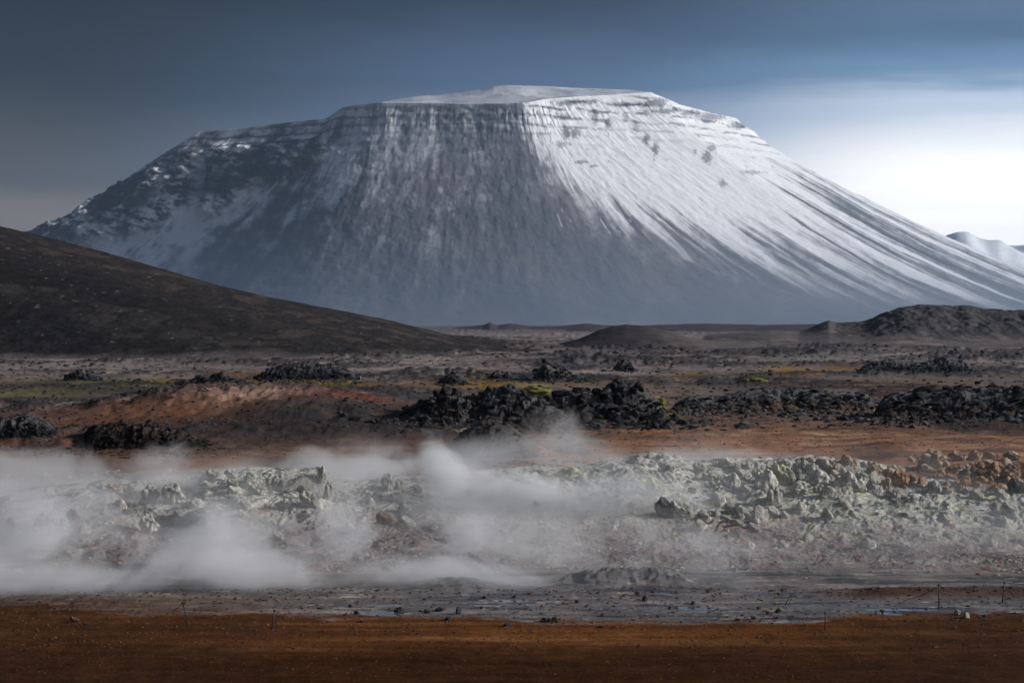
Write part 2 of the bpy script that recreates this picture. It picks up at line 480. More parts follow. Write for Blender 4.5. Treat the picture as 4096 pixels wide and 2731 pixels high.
    dc = mixc(dc, (0.085, 0.036, 0.016), 0.8 * sst(0.3, 0.95, (u - 512) / 512 + 0.3 * fbm(x / 5, y / 3, 4, seed=42)))  # right corner darkening, likewise painted into the dirt colour
    dc = dc * (1 + 0.5 * fbm(x / 0.7, y / 0.4, 5, 0.75, seed=43) + 0.35 * fbm(x / 7, y / 0.45, 4, 0.65, seed=45))[..., None]
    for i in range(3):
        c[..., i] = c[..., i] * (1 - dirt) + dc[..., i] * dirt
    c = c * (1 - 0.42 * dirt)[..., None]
    return c * (1 + 0.28 * fine + 0.12 * n1)[..., None]


def ground_wet(x, y, z):
    v = vflat(y); u = u_of(x, y)
    return sst(575, 590, v) * (1 - sst(610, 618, v)) * sst(280, 450, u) * (0.6 + 0.4 * fbm(x / 3, y / 0.6, 3, seed=44))


M_ground = earth_mat('bare_ground', scales=((0.9, 0.5), (7.0, 0.5)), bump=(5.0, 0.05), use_wet=True, var=0.32)
vr = np.concatenate([np.array([2600, 2000, 1600, 1350, 1150, 1000, 900, 820, 760, 720]), np.arange(694, 560, -0.62), np.arange(560, 458, -3.0), np.arange(458, 326, -0.62), np.arange(326, 323.2, -0.35)])
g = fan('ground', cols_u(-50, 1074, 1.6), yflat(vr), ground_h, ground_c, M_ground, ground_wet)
# the plain under and around it all
M_plain = earth_mat('far_plain', scales=((0.004, 0.5), (0.03, 0.5)), bump=(0.05, 0.5))
add = [(-15000, -1500, -3), (15000, -1500, -3), (15000, 19000, -3), (-15000, 19000, -3)]
pln = add_mesh('plain', add, [(0, 1, 2, 3)], M_plain, np.full((4, 3), 0.09))
tag(pln, kind='structure')


# ------------------------------------------------------------------ the steaming mound
def mound_c(x, y, z):
    u = u_of(x, y); v = V0 + (HC - z) * F / y
    n = fbm(x / 3.0, y / 2.0, 5, 0.62, seed=61)
    n2 = fbm(x / 1.2, y / 0.8, 4, 0.62, seed=62)
    n3 = fbm(x / 0.5, y / 0.4, 3, 0.65, seed=63)
    c = np.zeros(x.shape + (3,)) + np.array((0.52, 0.50, 0.44))
    c = mixc(c, (0.74, 0.72, 0.66), sst(0.0, 0.4, n) * 0.8)
    c = mixc(c, (0.30, 0.33, 0.27), sst(0.05, 0.35, -n2 - 0.5 * n + 0.1) * sst(540, 650, u) * 0.85)
    c = mixc(c, (0.27, 0.245, 0.23), 0.7 * (1 - sst(60, 200, u)))
    low = sst(508, 545, v + 26 * n + 12 * n2 - 14 * sst(700, 900, u) + 10)
    lowc = mixc(np.zeros(x.shape + (3,)) + np.array((0.245, 0.205, 0.195)), (0.36, 0.335, 0.30), sst(0.05, 0.4, n2))
    lowc = mixc(lowc, (0.30, 0.13, 0.095), 0.65 * sst(0.10, 0.38, fbm(x / 1.4, y / 0.8, 4, 0.6, seed=64)))
    lowc = mixc(lowc, (0.13, 0.12, 0.12), 0.6 * sst(0.12, 0.4, -n3))
    for i in range(3):
        c[..., i] = c[..., i] * (1 - low) + lowc[..., i] * low
    red = sst(0.22, 0.42, fbm(x / 1.1, y / 0.9, 4, 0.65, seed=65)) * sst(760, 880, u) * sst(490, 510, v)
    c = mixc(c, (0.24, 0.09, 0.07), 0.75 * red)
    yel = sst(0.24, 0.42, fbm(x / 0.9, y / 0.55, 4, 0.65, seed=66)) * sst(470, 486, v) * (1 - sst(540, 555, v)) * (0.35 + 0.65 * sst(560, 680, u))
    c = mixc(c, (0.52, 0.48, 0.14), 0.9 * yel)
    ycrest = sst(0.1, 0.35, n2) * np.exp(-((u - 540) / 60) ** 2) * (1 - sst(478, 486, v))
    c = mixc(c, (0.62, 0.62, 0.42), 0.7 * ycrest)
    och = sst(860, 930, u + 40 * n) * (1 - sst(478, 496, v + 10 * n2))
    oc = mixc(np.zeros(x.shape + (3,)) + np.array((0.26, 0.115, 0.055)), (0.36, 0.21, 0.13), sst(0, 0.35, n2))
    for i in range(3):
        c[..., i] = c[..., i] * (1 - och) + oc[..., i] * och
    # white crust beside the boulder heap
    for (cu, cv, ru, rv) in ((935, 481, 22, 5), (915, 491, 14, 5), (990, 463, 16, 2)):
        d = np.sqrt(((u - cu) / ru) ** 2 + ((v - cv) / rv) ** 2) + 0.4 * n2
        c = mixc(c, (0.62, 0.61, 0.58), 0.9 * (1 - sst(0.8, 1.1, d)))
    d = np.sqrt(((u - 262) / 8) ** 2 + ((v - 510) / 4) ** 2) + 0.5 * n2
    c = mixc(c, (0.42, 0.20, 0.06), 0.8 * (1 - sst(0.6, 1.2, d)))
    d = np.sqrt(((u - 172) / 21) ** 2 + ((v - 533) / 9) ** 2) + 0.4 * n2
    c = mixc(c, (0.06, 0.06, 0.065), 0.9 * (1 - sst(0.7, 1.1, d)))
    return c * (1 + 0.22 * n3 + 0.1 * n2)[..., None]


M_mound = earth_mat('sulphur_clay', scales=((1.5, 0.5), (9.0, 0.5)), bump=(4.0, 0.16), var=0.26)
yr = np.concatenate([np.linspace(74.5, 85, 90), np.linspace(85, 101.5, 190)[1:], np.linspace(101.5, 112, 22)[1:]])
fan('mound', cols_u(-40, 1064, 1.05, far=600, n=20), yr, mound_h, mound_c, M_mound)

# shallow water lying in the hollows of the flats
M_water = bpy.data.materials.new('shallow_water'); M_water.use_nodes = True
_b = M_water.node_tree.nodes['Principled BSDF']
_b.inputs['Base Color'].default_value = (0.075, 0.09, 0.11, 1)
_b.inputs['Roughness'].default_value = 0.12
_b.inputs['Specular IOR Level'].default_value = 0.5
_t = N(M_water.node_tree.nodes, 'ShaderNodeTexNoise', ins={'Scale': 2.5, 'Detail': 4.0})
_bp = N(M_water.node_tree.nodes, 'ShaderNodeBump', ins={'Strength': 0.4, 'Distance': 0.02})
_tc = N(M_water.node_tree.nodes, 'ShaderNodeTexCoord')
M_water.node_tree.links.new(_tc.outputs['Object'], _t.inputs['Vector'])
M_water.node_tree.links.new(_t.outputs[0], _bp.inputs['Height'])
M_water.node_tree.links.new(_bp.outputs[0], _b.inputs['Normal'])
xs = np.linspace(-9, 30, 40); ysw = np.linspace(63.6, 73.2, 14)
YY, XX = np.meshgrid(ysw, xs, indexing='ij')
w = add_mesh('shallow_water', np.stack([XX, YY, 0 * XX - 0.028], -1).reshape(-1, 3), grid_faces(14, 40), M_water)
tag(w, kind='structure')

# ------------------------------------------------------------------ hills
LH = [(-2200, 150), (-400, 205), (0, 226), (41, 235.5), (109, 253), (160, 268), (218, 285), (270, 297), (326, 307.5), (360, 314), (392, 320.5), (430, 330), (457, 337), (500, 344), (560, 350), (700, 352)]


def lhill_h(x, y):
    u = u_of(x, y)
    yc = 760 + 10 * pn2(x / 60, 5.0 + 0 * x)
    yb = pl(u, [(-3000, 500), (0, 505), (250, 520), (400, 560), (500, 640), (600, 700)])
    zc = np.maximum(HC - (pl(u, LH) - V0) * yc / F, -1)
    p = (y - yb) / (yc - yb)
    q = np.clip(p, 0, 1)
    prof = 0.62 * q + 0.38 * sst(0, 1, q) + 0.035 * np.sin(q * 8.5 + x / 70.0) * q * (1 - q) * 4
    h = zc * prof + np.minimum(p, 0) * 4
    h = h * np.where(p > 1, 1 - 0.35 * np.clip((p - 1), 0, 2), 1)
    en = sst(0, 0.1, q)
    h = h + en * (1.3 * fbm(x / 45, y / 60, 4, 0.5, seed=71) * q * (1 - q) * 4 + 0.35 * ridg(x / 9, y / 14, 5, 0.6, seed=72) + 0.9 * np.clip(ridg(x / 14, y / 25, 5, 0.65, seed=73) - 0.35, 0, 1) * (1 - 0.7 * q)) * (0.5 + 0.5 * sst(1.0, 0.9, p))
    return h - 0.5 * (1 - en)


def lhill_c(x, y, z):
    u = u_of(x, y); v = V0 + (HC - z) * F / y
    n = fbm(x / 25, y / 40, 5, 0.6, seed=74); n2 = fbm(x / 3, y / 5, 4, 0.65, seed=75)
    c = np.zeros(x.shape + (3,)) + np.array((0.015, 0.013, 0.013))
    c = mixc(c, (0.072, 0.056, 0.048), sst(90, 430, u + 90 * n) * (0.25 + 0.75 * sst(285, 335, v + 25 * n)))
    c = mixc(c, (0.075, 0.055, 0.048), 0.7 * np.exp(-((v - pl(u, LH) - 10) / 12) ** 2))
    c = mixc(c, (0.06, 0.05, 0.046), 0.55 * sst(0.1, 0.5, np.sin((v - 0.20 * u) / 9.0 + 3.5 * fbm(x / 70, y / 90, 3, seed=76))) * sst(255, 275, v))
    c = mixc(c, (0.02, 0.019, 0.02), 0.8 * sst(0.3, 0.5, ridg(x / 14, y / 25, 5, 0.65, seed=73)))
    c = mixc(c, (0.13, 0.075, 0.05), 0.6 * sst(0.1, 0.4, n2 + n) * (1 - sst(120, 300, u)) * sst(346, 354, v))
    c = mixc(c, (0.20, 0.18, 0.17), 0.6 * sst(0.36, 0.5, n2))
    c = mixc(c, (0.13, 0.115, 0.115), 0.8 * sst(350, 358, v + 9 * n))
    return c * (1 + 0.4 * n2)[..., None]


M_hill = earth_mat('dark_scoria', scales=((0.12, 0.5), (0.9, 0.5)), bump=(0.8, 0.5), var=0.4)
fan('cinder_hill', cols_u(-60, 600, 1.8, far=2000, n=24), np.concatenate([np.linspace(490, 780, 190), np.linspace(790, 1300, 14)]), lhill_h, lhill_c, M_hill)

CH = [(480, 352), (555, 346.5), (580, 338), (600, 329.5), (612, 326), (625, 324.2), (640, 325), (665, 330), (690, 337), (715, 341), (760, 344), (830, 352)]


def chill_h(x, y):
    u = u_of(x, y); yc = 800.0
    zc = HC - (pl(u, CH) - V0) * yc / F
    p = (y - yc) / 75.0
    zc = zc - 0.0
    h = np.where(p < 0, zc * np.cos(np.clip(p, -1, 0) * 1.3) ** 1.2, zc * (1 - 0.3 * np.clip(p, 0, 2)))
    e = sst(480, 540, u) * (1 - sst(780, 830, u))
    return h * e + 0.15 * ridg(x / 6, y / 9, 4, seed=77) - 0.8 * (1 - e) - 2.0 * sst(-0.8, -1.2, p)


def chill_c(x, y, z):
    u = u_of(x, y)
    n = fbm(x / 8, y / 14, 5, 0.65, seed=78)
    c = np.zeros(x.shape + (3,)) + np.array((0.055, 0.046, 0.047))
    c = mixc(c, (0.15, 0.13, 0.12), sst(630, 720, u + 40 * n))
    return c * (1 + 0.35 * n)[..., None]


fan('cinder_mound', np.arange(478, 834, 1.6), np.linspace(705, 900, 60), chill_h, chill_c, M_hill)

RH = [(690, 346), (712, 338), (740, 333), (770, 330.5), (800, 330.5), (812, 327), (822, 322.5), (829, 320), (836, 322.5), (850, 322.5), (866, 321.5), (880, 315), (900, 308.5), (917, 305.5), (935, 304.5), (952, 306.5),
      (968, 305.5), (985, 309), (1000, 310), (1024, 311), (1080, 305), (1300, 300), (3500, 330)]


def rhill_h(x, y):
    u = u_of(x, y)
    yc = 930 + 15 * pn2(x / 50, 2 + 0 * x)
    zc = HC - (pl(u, RH) - V0) * yc / F
    p = (y - yc) / 190.0
    q = np.clip(1 + p, 0, 1)
    h = np.where(p < 0, zc * (0.25 * q + 0.75 * sst(0.25, 1, q)), zc * (1 - 0.2 * np.clip(p, 0, 3)))
    rg = sst(800, 880, u) * sst(0.35, 0.6, q)
    h = h + rg * (2.2 * ridg(x / 16, y / 26, 5, 0.62, seed=81) * (0.5 + 0.5 * sst(1, 0.9, q)) - 0.5) + 0.3 * ridg(x / 8, y / 14, 4, seed=82)
    h = h + 1.2 * fbm(x / 40, y / 70, 3, seed=83) * q * (1 - q) * 4
    return h - 2.5 * sst(0.12, 0, q)


def rhill_c(x, y, z):
    u = u_of(x, y); v = V0 + (HC - z) * F / y
    n = fbm(x / 9, y / 16, 5, 0.65, seed=84); st = fbm(x / 50, y / 18, 4, 0.6, seed=85)
    c = np.zeros(x.shape + (3,)) + np.array((0.15, 0.13, 0.125))
    c = mixc(c, (0.28, 0.22, 0.20), sst(0.05, 0.35, st) * sst(335, 345, v))
    c = mixc(c, (0.065, 0.062, 0.068), 0.9 * sst(800, 880, u) * (1 - sst(330, 342, v + 10 * n)))
    c = mixc(c, (0.16, 0.15, 0.12), 0.5 * sst(0.15, 0.4, n) * sst(850, 900, u))
    return c * (1 + 0.35 * n)[..., None]


fan('lava_hill', cols_u(690, 1074, 1.5, far=1800, n=24), np.concatenate([np.linspace(738, 960, 130), np.linspace(970, 1500, 14)]), rhill_h, rhill_c, M_hill)

FR = [(300, 329), (430, 330), (446, 328), (470, 326), (484, 324.5), (490, 322.0), (497, 325.0), (508, 323.2), (516, 323.6), (530, 326), (560, 325.8), (585, 323.2), (600, 324.2), (620, 325.8), (700, 323.2), (760, 324.4), (840, 323.6), (1100, 323), (1600, 330)]


def fr_h(x, y):
    u = u_of(x, y); yc = 2600.0
    zc = HC - (pl(u, FR) - V0) * yc / F
    p = (y - yc) / 700
    return (zc + 3) * (1 - sst(0, 1, np.abs(p))) - 3 + (1.3 * ridg(x / 45, y / 90, 5, 0.6, seed=87)) * (1 - np.abs(p)) * sst(1, 0.9, np.abs(p)) - 0.6


def fr_c(x, y, z):
    n = fbm(x / 40, y / 60, 5, 0.6, seed=88)
    c = np.zeros(x.shape + (3,)) + np.array((0.075, 0.06, 0.068))
    return c * (1 + 0.6 * n)[..., None]


fan('lava_ridge', np.arange(250, 1500, 2.4), np.linspace(1905, 3295, 50), fr_h, fr_c, M_hill)

# ------------------------------------------------------------------ the table mountain
# fall lines: (rim u, v, distance) -> (foot u, distance); the foot lies on the plain
FL = [
    (38, 237, 8150, -420, 8300), (57, 220, 8200, -360, 8000), (72, 217, 8230, -330, 7900), (82, 209, 8300, -300, 7800), (109, 198, 8350, -250, 7700), (131, 174.5, 8420, -190, 7650), (165, 152.5, 8480, -130, 7600), (198, 132, 8520, -70, 7500),
    (244, 127.5, 8480, -10, 7400), (290, 122, 8400, 60, 7250), (326, 118.5, 8300, 130, 7050), (343, 107, 8080, 200, 6850), (362, 104, 8010, 262, 6720), (381, 102.5, 7980, 315, 6650),
    (430, 103, 7960, 405, 6560), (470, 103.5, 7950, 470, 6520), (500, 103.5, 7940, 530, 6520), (520, 103, 7940, 585, 6560),
    (536, 100.5, 8000, 690, 6660), (548, 98.5, 8060, 790, 6800), (572, 96.5, 8140, 885, 7000), (600, 95, 8220, 960, 7250), (626, 93.5, 8290, 1020, 7500), (651, 92, 8350, 1075, 7750), (679, 104, 8480, 1125, 8050),
    (707, 111.5, 8620, 1170, 8400), (722, 115, 8720, 1195, 8700), (736, 118, 8850, 1218, 9100), (750, 129, 9050, 1234, 9600), (735, 134, 9500, 1210, 10400), (700, 140, 10000, 1100, 11000),
]
fl = np.array(FL, float)
keys = np.concatenate([[0], np.cumsum(0.7 * np.abs(np.diff(fl[:, 0])) + 0.5 * np.abs(np.diff(fl[:, 3])) + 0.02 * np.abs(np.diff(fl[:, 2])))])
NS, NT = 1050, 300
sk = np.linspace(0, keys[-1], NS)
ctrl = np.stack([np.interp(sk, keys, fl[:, i]) for i in range(5)], 1)
ker = np.exp(-np.linspace(-2, 2, 41) ** 2); ker /= ker.sum()
for i in range(2, 5):
    pd = np.pad(ctrl[:, i], 20, mode='edge')
    ctrl[:, i] = np.convolve(pd, ker, 'valid')
rv_smooth = ctrl[:, 1].copy()
rim_n = 0.55 * fbm(sk / 4.0, 0 * sk + 2.2, 4, 0.7) + 0.5 * fbm(sk / 18.0, 0 * sk + 5.2, 3, 0.6)
ctrl[:, 1] += rim_n
S = sk[:, None] / 1000.0 * 6
T = np.linspace(0, 1, NT)[None, :] ** 1.12
ru, rv, rd, bu, bd = [ctrl[:, i][:, None] for i in range(5)]
rx = (ru - 512) * rd / F; rz = HC - (rv - V0) * rd / F
bx = (bu - 512) * bd / F
cliff = np.interp(T, [0, 0.05, 0.12, 1], [0, 0.075, 0.15, 1.0])
zprof = 1 - (1 - cliff) ** 1.42
# plan position runs straight out, height falls steeply first
MX = rx + (bx - rx) * T; MY = rd + (bd - rd) * T
MZ = rz + (-6 - rz) * zprof
MZ = MZ + rim_n[:, None] * (rd / F) * (1 - np.exp(-T * 45)) * (1 - zprof)      # the ragged rim does not print down the face
dirx = bx - rx; diry = bd - rd; ln = np.sqrt(dirx ** 2 + diry ** 2); dirx = dirx / ln; diry = diry / ln
# gullies run down the fall lines; the cliff band is notched and layered
sx = sk[:, None] + 0 * T
topw = np.exp(-T * 9)
lo = fbm(sx / 70, T * 1.5, 3, 0.6, seed=90)                # where the face is furrowed and where it is smooth
sw = sx + 14 * fbm(sx / 45, T * 2.4, 3, 0.6, seed=89)
furrow = 0.35 + 0.65 * sst(-0.25, 0.35, lo)
midc = 1 - 0.75 * sst(330, 420, ctrl[:, 0][:, None]) * sst(0.06, 0.2, T)
gul = 15 * midc * fbm(sw / 34, T * 1.6, 2, 0.6, seed=91) * (0.5 + 0.7 * topw) * sst(0, 0.05, T) * (1 - sst(0.5, 1.0, T) * 0.9) * furrow
gul = gul + 8 * midc * ridg(sw / 19, T * 2.5, 2, 0.6, seed=92) * (0.15 + 1.1 * topw) * (1 - 0.9 * sst(0.25, 0.8, T)) * sst(0, 0.03, T) * furrow
gul = gul + 7 * fbm(sx / 9, T * 34, 4, 0.65, seed=192) * (0.25 + 1.0 * topw) * (1 - 0.85 * sst(0.3, 0.9, T)) * sst(0, 0.03, T)
strata = 9 * np.sin(MZ / 8.0 + 4 * fbm(sx / 60, T * 4, 3, seed=193)) * np.exp(-T * 14) * sst(0, 0.02, T) * sst(-0.3, 0.3, fbm(sx / 22, T * 20, 3, seed=194))
gul = gul * (1 - 0.55 * sst(300, 380, MX / MY * F + 512) * (1 - sst(540, 640, MX / MY * F + 512)) * sst(0.02, 0.1, T))
MX = MX + dirx * (gul + strata); MY = MY + diry * (gul + strata)
MZ = MZ + 6 * fbm(sx / 16, T * 16, 4, 0.6, seed=93) * (1 - sst(0.55, 1, T)) * sst(0, 0.05, T)
MU = 512 + F * MX / MY; MV = V0 + (HC - MZ) * F / MY
# left-hand crags: a broken rock face under the rim, standing proud of the scree
cr_low = np.interp(MU, [0, 60, 110, 150, 178, 200, 215, 250, 300, 330], [262, 243, 234, 225, 212, 205, 214, 188, 170, 150])
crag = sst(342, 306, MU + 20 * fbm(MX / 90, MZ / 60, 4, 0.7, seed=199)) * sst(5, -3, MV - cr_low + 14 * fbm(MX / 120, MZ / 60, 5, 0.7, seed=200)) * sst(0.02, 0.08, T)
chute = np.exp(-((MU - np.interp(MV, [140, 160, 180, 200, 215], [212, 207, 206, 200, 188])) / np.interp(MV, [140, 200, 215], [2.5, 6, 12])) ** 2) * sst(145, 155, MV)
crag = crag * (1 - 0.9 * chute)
rough = ridg(MX / 130, MZ / 70, 5, 0.62, seed=94)
MX = MX - 55 * crag * 0.3; MY = MY - crag * (75 + 60 * rough)
MZ = MZ + crag * 14 * rough
# snow
snow_pts = np.array([  # u, v, cover
    (60, 225, .25), (90, 232, .5), (110, 240, .62), (130, 215, .18), (160, 190, .16), (130, 200, .2), (190, 170, .22), (150, 170, .25), (200, 145, .5), (220, 135, .5), (250, 145, .45), (250, 160, .2), (230, 190, .08),
    (270, 172, .14), (290, 140, .45), (300, 160, .3), (170, 232, .8), (190, 218, .85), (140, 245, .6), (215, 210, .62), (250, 200, .45), (300, 178, .52), (330, 150, .62), (330, 125, .55), (345, 125, .55), (380, 120, .5), (370, 160, .5),
    (340, 180, .4), (290, 205, .3), (230, 235, .18), (180, 252, .2), (300, 240, .12), (360, 210, .28), (420, 115, .52), (410, 140, .48), (430, 165, .4), (415, 190, .42), (400, 230, .30), (450, 190, .38), (460, 130, .5), (480, 115, .52),
    (500, 150, .45), (505, 110, .35), (470, 230, .28), (520, 200, .38), (530, 235, .2), (560, 215, .2), (540, 170, .42), (545, 140, .6), (530, 115, .85), (560, 120, .97), (600, 110, .92), (640, 105, .95), (580, 160, .85), (600, 190, .75),
    (560, 185, .55), (590, 225, .4), (620, 240, .35), (640, 200, .9), (650, 150, 1.0), (700, 180, .98), (700, 130, .92), (730, 130, .75), (740, 160, .85), (760, 200, .85), (700, 225, .72), (660, 240, .55), (650, 265, .3), (700, 262, .3),
    (740, 250, .45), (780, 230, .62), (800, 180, .7), (820, 210, .58), (860, 205, .55), (880, 230, .48), (850, 260, .42), (920, 250, .45), (960, 265, .45), (900, 270, .42), (940, 280, .5), (1000, 280, .6), (1020, 272, .65), (980, 290, .45),
    (780, 265, .3), (820, 285, .2), (760, 285, .12), (900, 295, .25), (1000, 300, .3), (1100, 300, .3), (600, 280, .06), (500, 270, .1), (400, 270, .06), (300, 280, .02), (700, 300, .04), (500, 310, .0), (850, 310, .08), (200, 290, .0), (-200, 250, .3), (1200, 250, .5)])
cov = np.zeros_like(MU); wt = np.zeros_like(MU)
for (pu, pv, pc) in snow_pts:
    k = 1.0 / (((MU - pu) / 1.25) ** 2 + (MV - pv) ** 2 + 40.0) ** 1.7
    cov += k * pc; wt += k
cov /= wt
cen = sst(330, 420, MU) * (1 - sst(560, 640, MU))
spur = np.interp(MV, [100, 130, 150, 170, 190, 210, 235, 260, 285, 330], [521, 529, 541, 555, 571, 592, 630, 690, 770, 900])
right = sst(-12, 16, MU - spur + 34 * fbm(sw / 12, T * 6, 4, 0.65, seed=201))
wide = fbm(sw / 24, T * 1.3, 4, 0.6, seed=96)
broad = fbm(sw / 30, T * 2.2 + 0.02 * sw, 2, 0.5, seed=207)
finest = fbm(sw / 6.0, T * 3.0, 5, 0.66, seed=95)
blot = fbm(MX / 60, MZ / 45, 6, 0.7, seed=97)
Rr = 1 - sst(0, 1, (MV - (132 + 0.28 * (MU - 560))) / 110)
cov_r = (0.20 + 0.90 * Rr) * (1 - 0.50 * sst(700, 850, MU)) * (1 - 0.55 * sst(285, 315, MV))
cov_l = cov * (1 - 0.45 * sst(420, 530, MU))
wedge = np.exp(-((MU - spur + 26 + 0.25 * (MV - 110)) / (14 + 0.32 * np.clip(MV - 110, 0, 200))) ** 2) * sst(108, 150, MV)
cov_l = cov_l * (1 - 0.65 * wedge)
cov = cov_l + (cov_r - cov_l) * right
blot2 = fbm(MX / 170, MZ / 130, 6, 0.66, seed=204)
thread = sst(0.28, 0.5, fbm(sw / 3.4, T * 3.5, 4, 0.6, seed=205)) * sst(-0.1, 0.25, wide)
streaks = (1.0 * wide + 0.40 * finest + 0.2 * blot + 0.45 * thread) * right + (0.55 * broad + 0.05 * finest + 0.5 * blot + 0.7 * blot2) * (1 - right)
lay = np.sin(MZ / 6.5 + 2.2 * fbm(MX / 140, MZ / 60, 4, 0.6, seed=98)) + 0.9 * fbm(MX / 45, MZ / 14, 4, 0.7, seed=203)
band = np.exp(-(T / 0.105) ** 2) * sst(0.0, 0.012, T) * sst(-0.25, 0.15, fbm(MX / 110, MZ / 60, 4, 0.65, seed=196) + 0.25 * (1 - right) + 0.3 * sst(345, 300, MU))
ledge_dark = sst(0.25, 0.8, lay) * band
rocky = sst(-0.1, 0.25, fbm(MX / 75 + MZ / 60, MZ / 34, 6, 0.72, seed=94))
sn = cov + 0.9 * streaks * (0.25 + 1.2 * np.clip(4 * cov * (1.05 - cov), 0, 1))
sn = sn * (1 - 0.95 * crag * rocky) + 0.10 * crag * (1 - rocky) - 0.12 * crag * rocky + 0.35 * chute + 0.5 * sst(-0.05, 0.3, fbm(sw / 9, T * 2.5, 4, 0.65, seed=206)) * np.exp(-((MV - np.interp(MU, [60, 120, 170, 215, 260, 330], [262, 250, 228, 205, 195, 165])) / 13) ** 2) * (1 - crag) * sst(345, 320, MU)
# bright flecks left in the furrows below the snow line
fleck = sst(0.40, 0.52, fbm(sx / 3.2, T * 11, 3, 0.6, seed=99) + 0.15 * fbm(sx / 20, T * 5, 2, seed=100)) * np.exp(-((MU - 600) / 70) ** 2) * np.exp(-((MV - 215) / 32) ** 2)
# dark rock ribs breaking through the snow
rib = sst(0.30, 0.48, fbm(MX / 55, MZ / 42, 4, 0.62, seed=101) + 0.12 * fbm(MX / 400, MZ / 250, 2, seed=102)) * sst(0.02, 0.06, T) * np.exp(-((MV - 130) / 38) ** 2) * sst(540, 570, MU)
snow = np.clip(sst(0.10, 0.82, sn), 0, 1) * (1 - 0.85 * ledge_dark)
dust = np.clip(cov * 0.62 + 0.22 * streaks, 0, 1)                 # thin even dusting on the grey face and the lower scree
fs = np.interp(MU, [0, 150, 250, 340, 420, 500, 620, 800, 1024], [275, 250, 228, 205, 190, 190, 205, 235, 262])
foot = sst(0, 75, MV - fs + 14 * blot2)
snow = snow + (dust * (1 - 0.6 * foot) - snow) * np.maximum(0.62 * (1 - right) * sst(330, 400, MU), 0.8 * foot)
patch = np.zeros_like(MU)
pn_ = 0.8 * fbm(MX / 40, MZ / 26, 5, 0.75, seed=197) + 1.1 * fbm(MX / 13, MZ / 9, 3, 0.7, seed=198)
for (cu, cv, ru_, rv_, w_) in [(518, 108, 7, 7, 1), (568, 102.5, 15, 2.6, 1), (589, 101.5, 10, 2.2, .9), (622, 104, 12, 2.4, .9), (655, 103, 14, 4, 1), (664, 111, 17, 2.4, 1), (690, 113, 10, 3, .9), (565, 116, 5, 3, .8),
        (566, 132, 4, 6, 1), (575, 133, 5, 5, .9), (595, 117, 3, 8, .8), (647, 139, 3.4, 5, 1), (655, 149, 3.2, 7, 1), (608, 124, 3, 4, .8), (581, 162, 6, 1.6, .8), (594, 166, 4, 1.6, .8), (480, 129.5, 2.2, 5, 1), (709, 117, 15, 4, .9),
        (739, 125, 9, 3.5, 1), (707, 157, 4.5, 6, .9), (712, 148, 4.5, 4, .8), (722, 183, 4, 3.4, .8), (752, 172, 11, 2, .6), (452, 113, 12, 9, .55), (400, 109, 14, 6, .5), (425, 107, 20, 4, .55), (372, 122, 5, 14, .5), (357, 128, 4, 12, .5),
        (489, 108, 16, 4, .6), (505, 112, 3, 12, .6), (470, 118, 3, 8, .5), (560, 145, 3, 4, .7), (625, 118, 3, 4, .6), (636, 126, 3, 5, .6)]:
    d_ = np.sqrt(((MU - cu) / ru_) ** 2 + ((MV - cv) / rv_) ** 2) * 0.8 + 0.9 * pn_
    patch = np.maximum(patch, 0.8 * w_ * (1 - sst(0.45, 1.15, d_)))
snow = np.maximum(snow, fleck * 0.9) * (1 - 0.75 * rib) * (1 - 0.9 * patch)
rockc = np.zeros(MU.shape + (3,)) + np.array((0.12, 0.13, 0.15))
rockc = mixc(rockc, (0.17, 0.165, 0.175), sst(-0.2, 0.3, fbm(MX / 300, MZ / 120, 4, seed=103)) * 0.8)
rockc = mixc(rockc, (0.15, 0.155, 0.17), 0.8 * sst(240, 300, MV) * sst(380, 800, MU))
rockc = mixc(rockc, (0.035, 0.04, 0.05), 0.9 * ledge_dark)
rockc = mixc(rockc, (0.05, 0.055, 0.07), 0.9 * patch)
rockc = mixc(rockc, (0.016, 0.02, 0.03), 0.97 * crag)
line = sst(0.42, 0.56, fbm(sw / 5, T * 2.4, 3, 0.6, seed=208)) * (1 - right) * sst(110, 140, MV) * (1 - sst(225, 265, MV)) * sst(-0.1, 0.25, blot2)
snow = np.maximum(snow, 0.75 * line)
rockc = rockc * (1 + 0.35 * streaks * (1 - foot))[..., None]
mc_ = mixc(rockc, (0.86, 0.88, 0.91), snow ** 1.1)
# plateau behind the rim, rising to the ice cap
PR = 46
q = np.linspace(1, 0, PR)[None, :-1]             # 1 = far back edge
CAP = [(30, 238), (57, 221.5), (72, 218), (82, 210), (109, 199.5), (131, 176), (165, 154), (198, 133), (244, 128.2), (290, 122.8), (326, 119.2), (343, 107.8), (362, 104.6), (381, 102), (400, 98.5), (414, 96.2), (440, 94.5), (462, 92), (480, 89), (494, 85.8), (508, 84.8), (530, 85.4), (550, 86.2), (575, 87.6), (600, 88.4), (630, 89.8), (651, 92), (679, 104.8), (707, 112.3), (722, 115.8), (736, 118.8), (750, 130)]
capv = pl(ru, CAP)
PY = rd + 900 * q ** 1.0
PX = (ru - 512 + 0 * q) * PY / F
crestq = 0.75
rvq = rv_smooth[:, None] + (rv - rv_smooth[:, None]) * np.exp(-q * 30)
pv_ = rvq + (capv - rvq) * sst(0, 1, np.clip(q / crestq, 0, 1)) + 0.5 * fbm(PX / 90, PY / 200, 4, 0.6, seed=104) * np.minimum(1, (rv - capv) / 4) * q
PZ = HC - (pv_ - V0) * PY / F
PZ = PZ - 160 * np.clip((q - crestq) / (1 - crestq), 0, 1) - (capv > rv - 0.5) * 60 * q
pc = mixc(np.zeros(PZ.shape + (3,)) + np.array((0.62, 0.65, 0.70)), (0.38, 0.41, 0.46), sst(-0.1, 0.35, fbm(PX / 120, PY / 150, 5, 0.6, seed=105)))
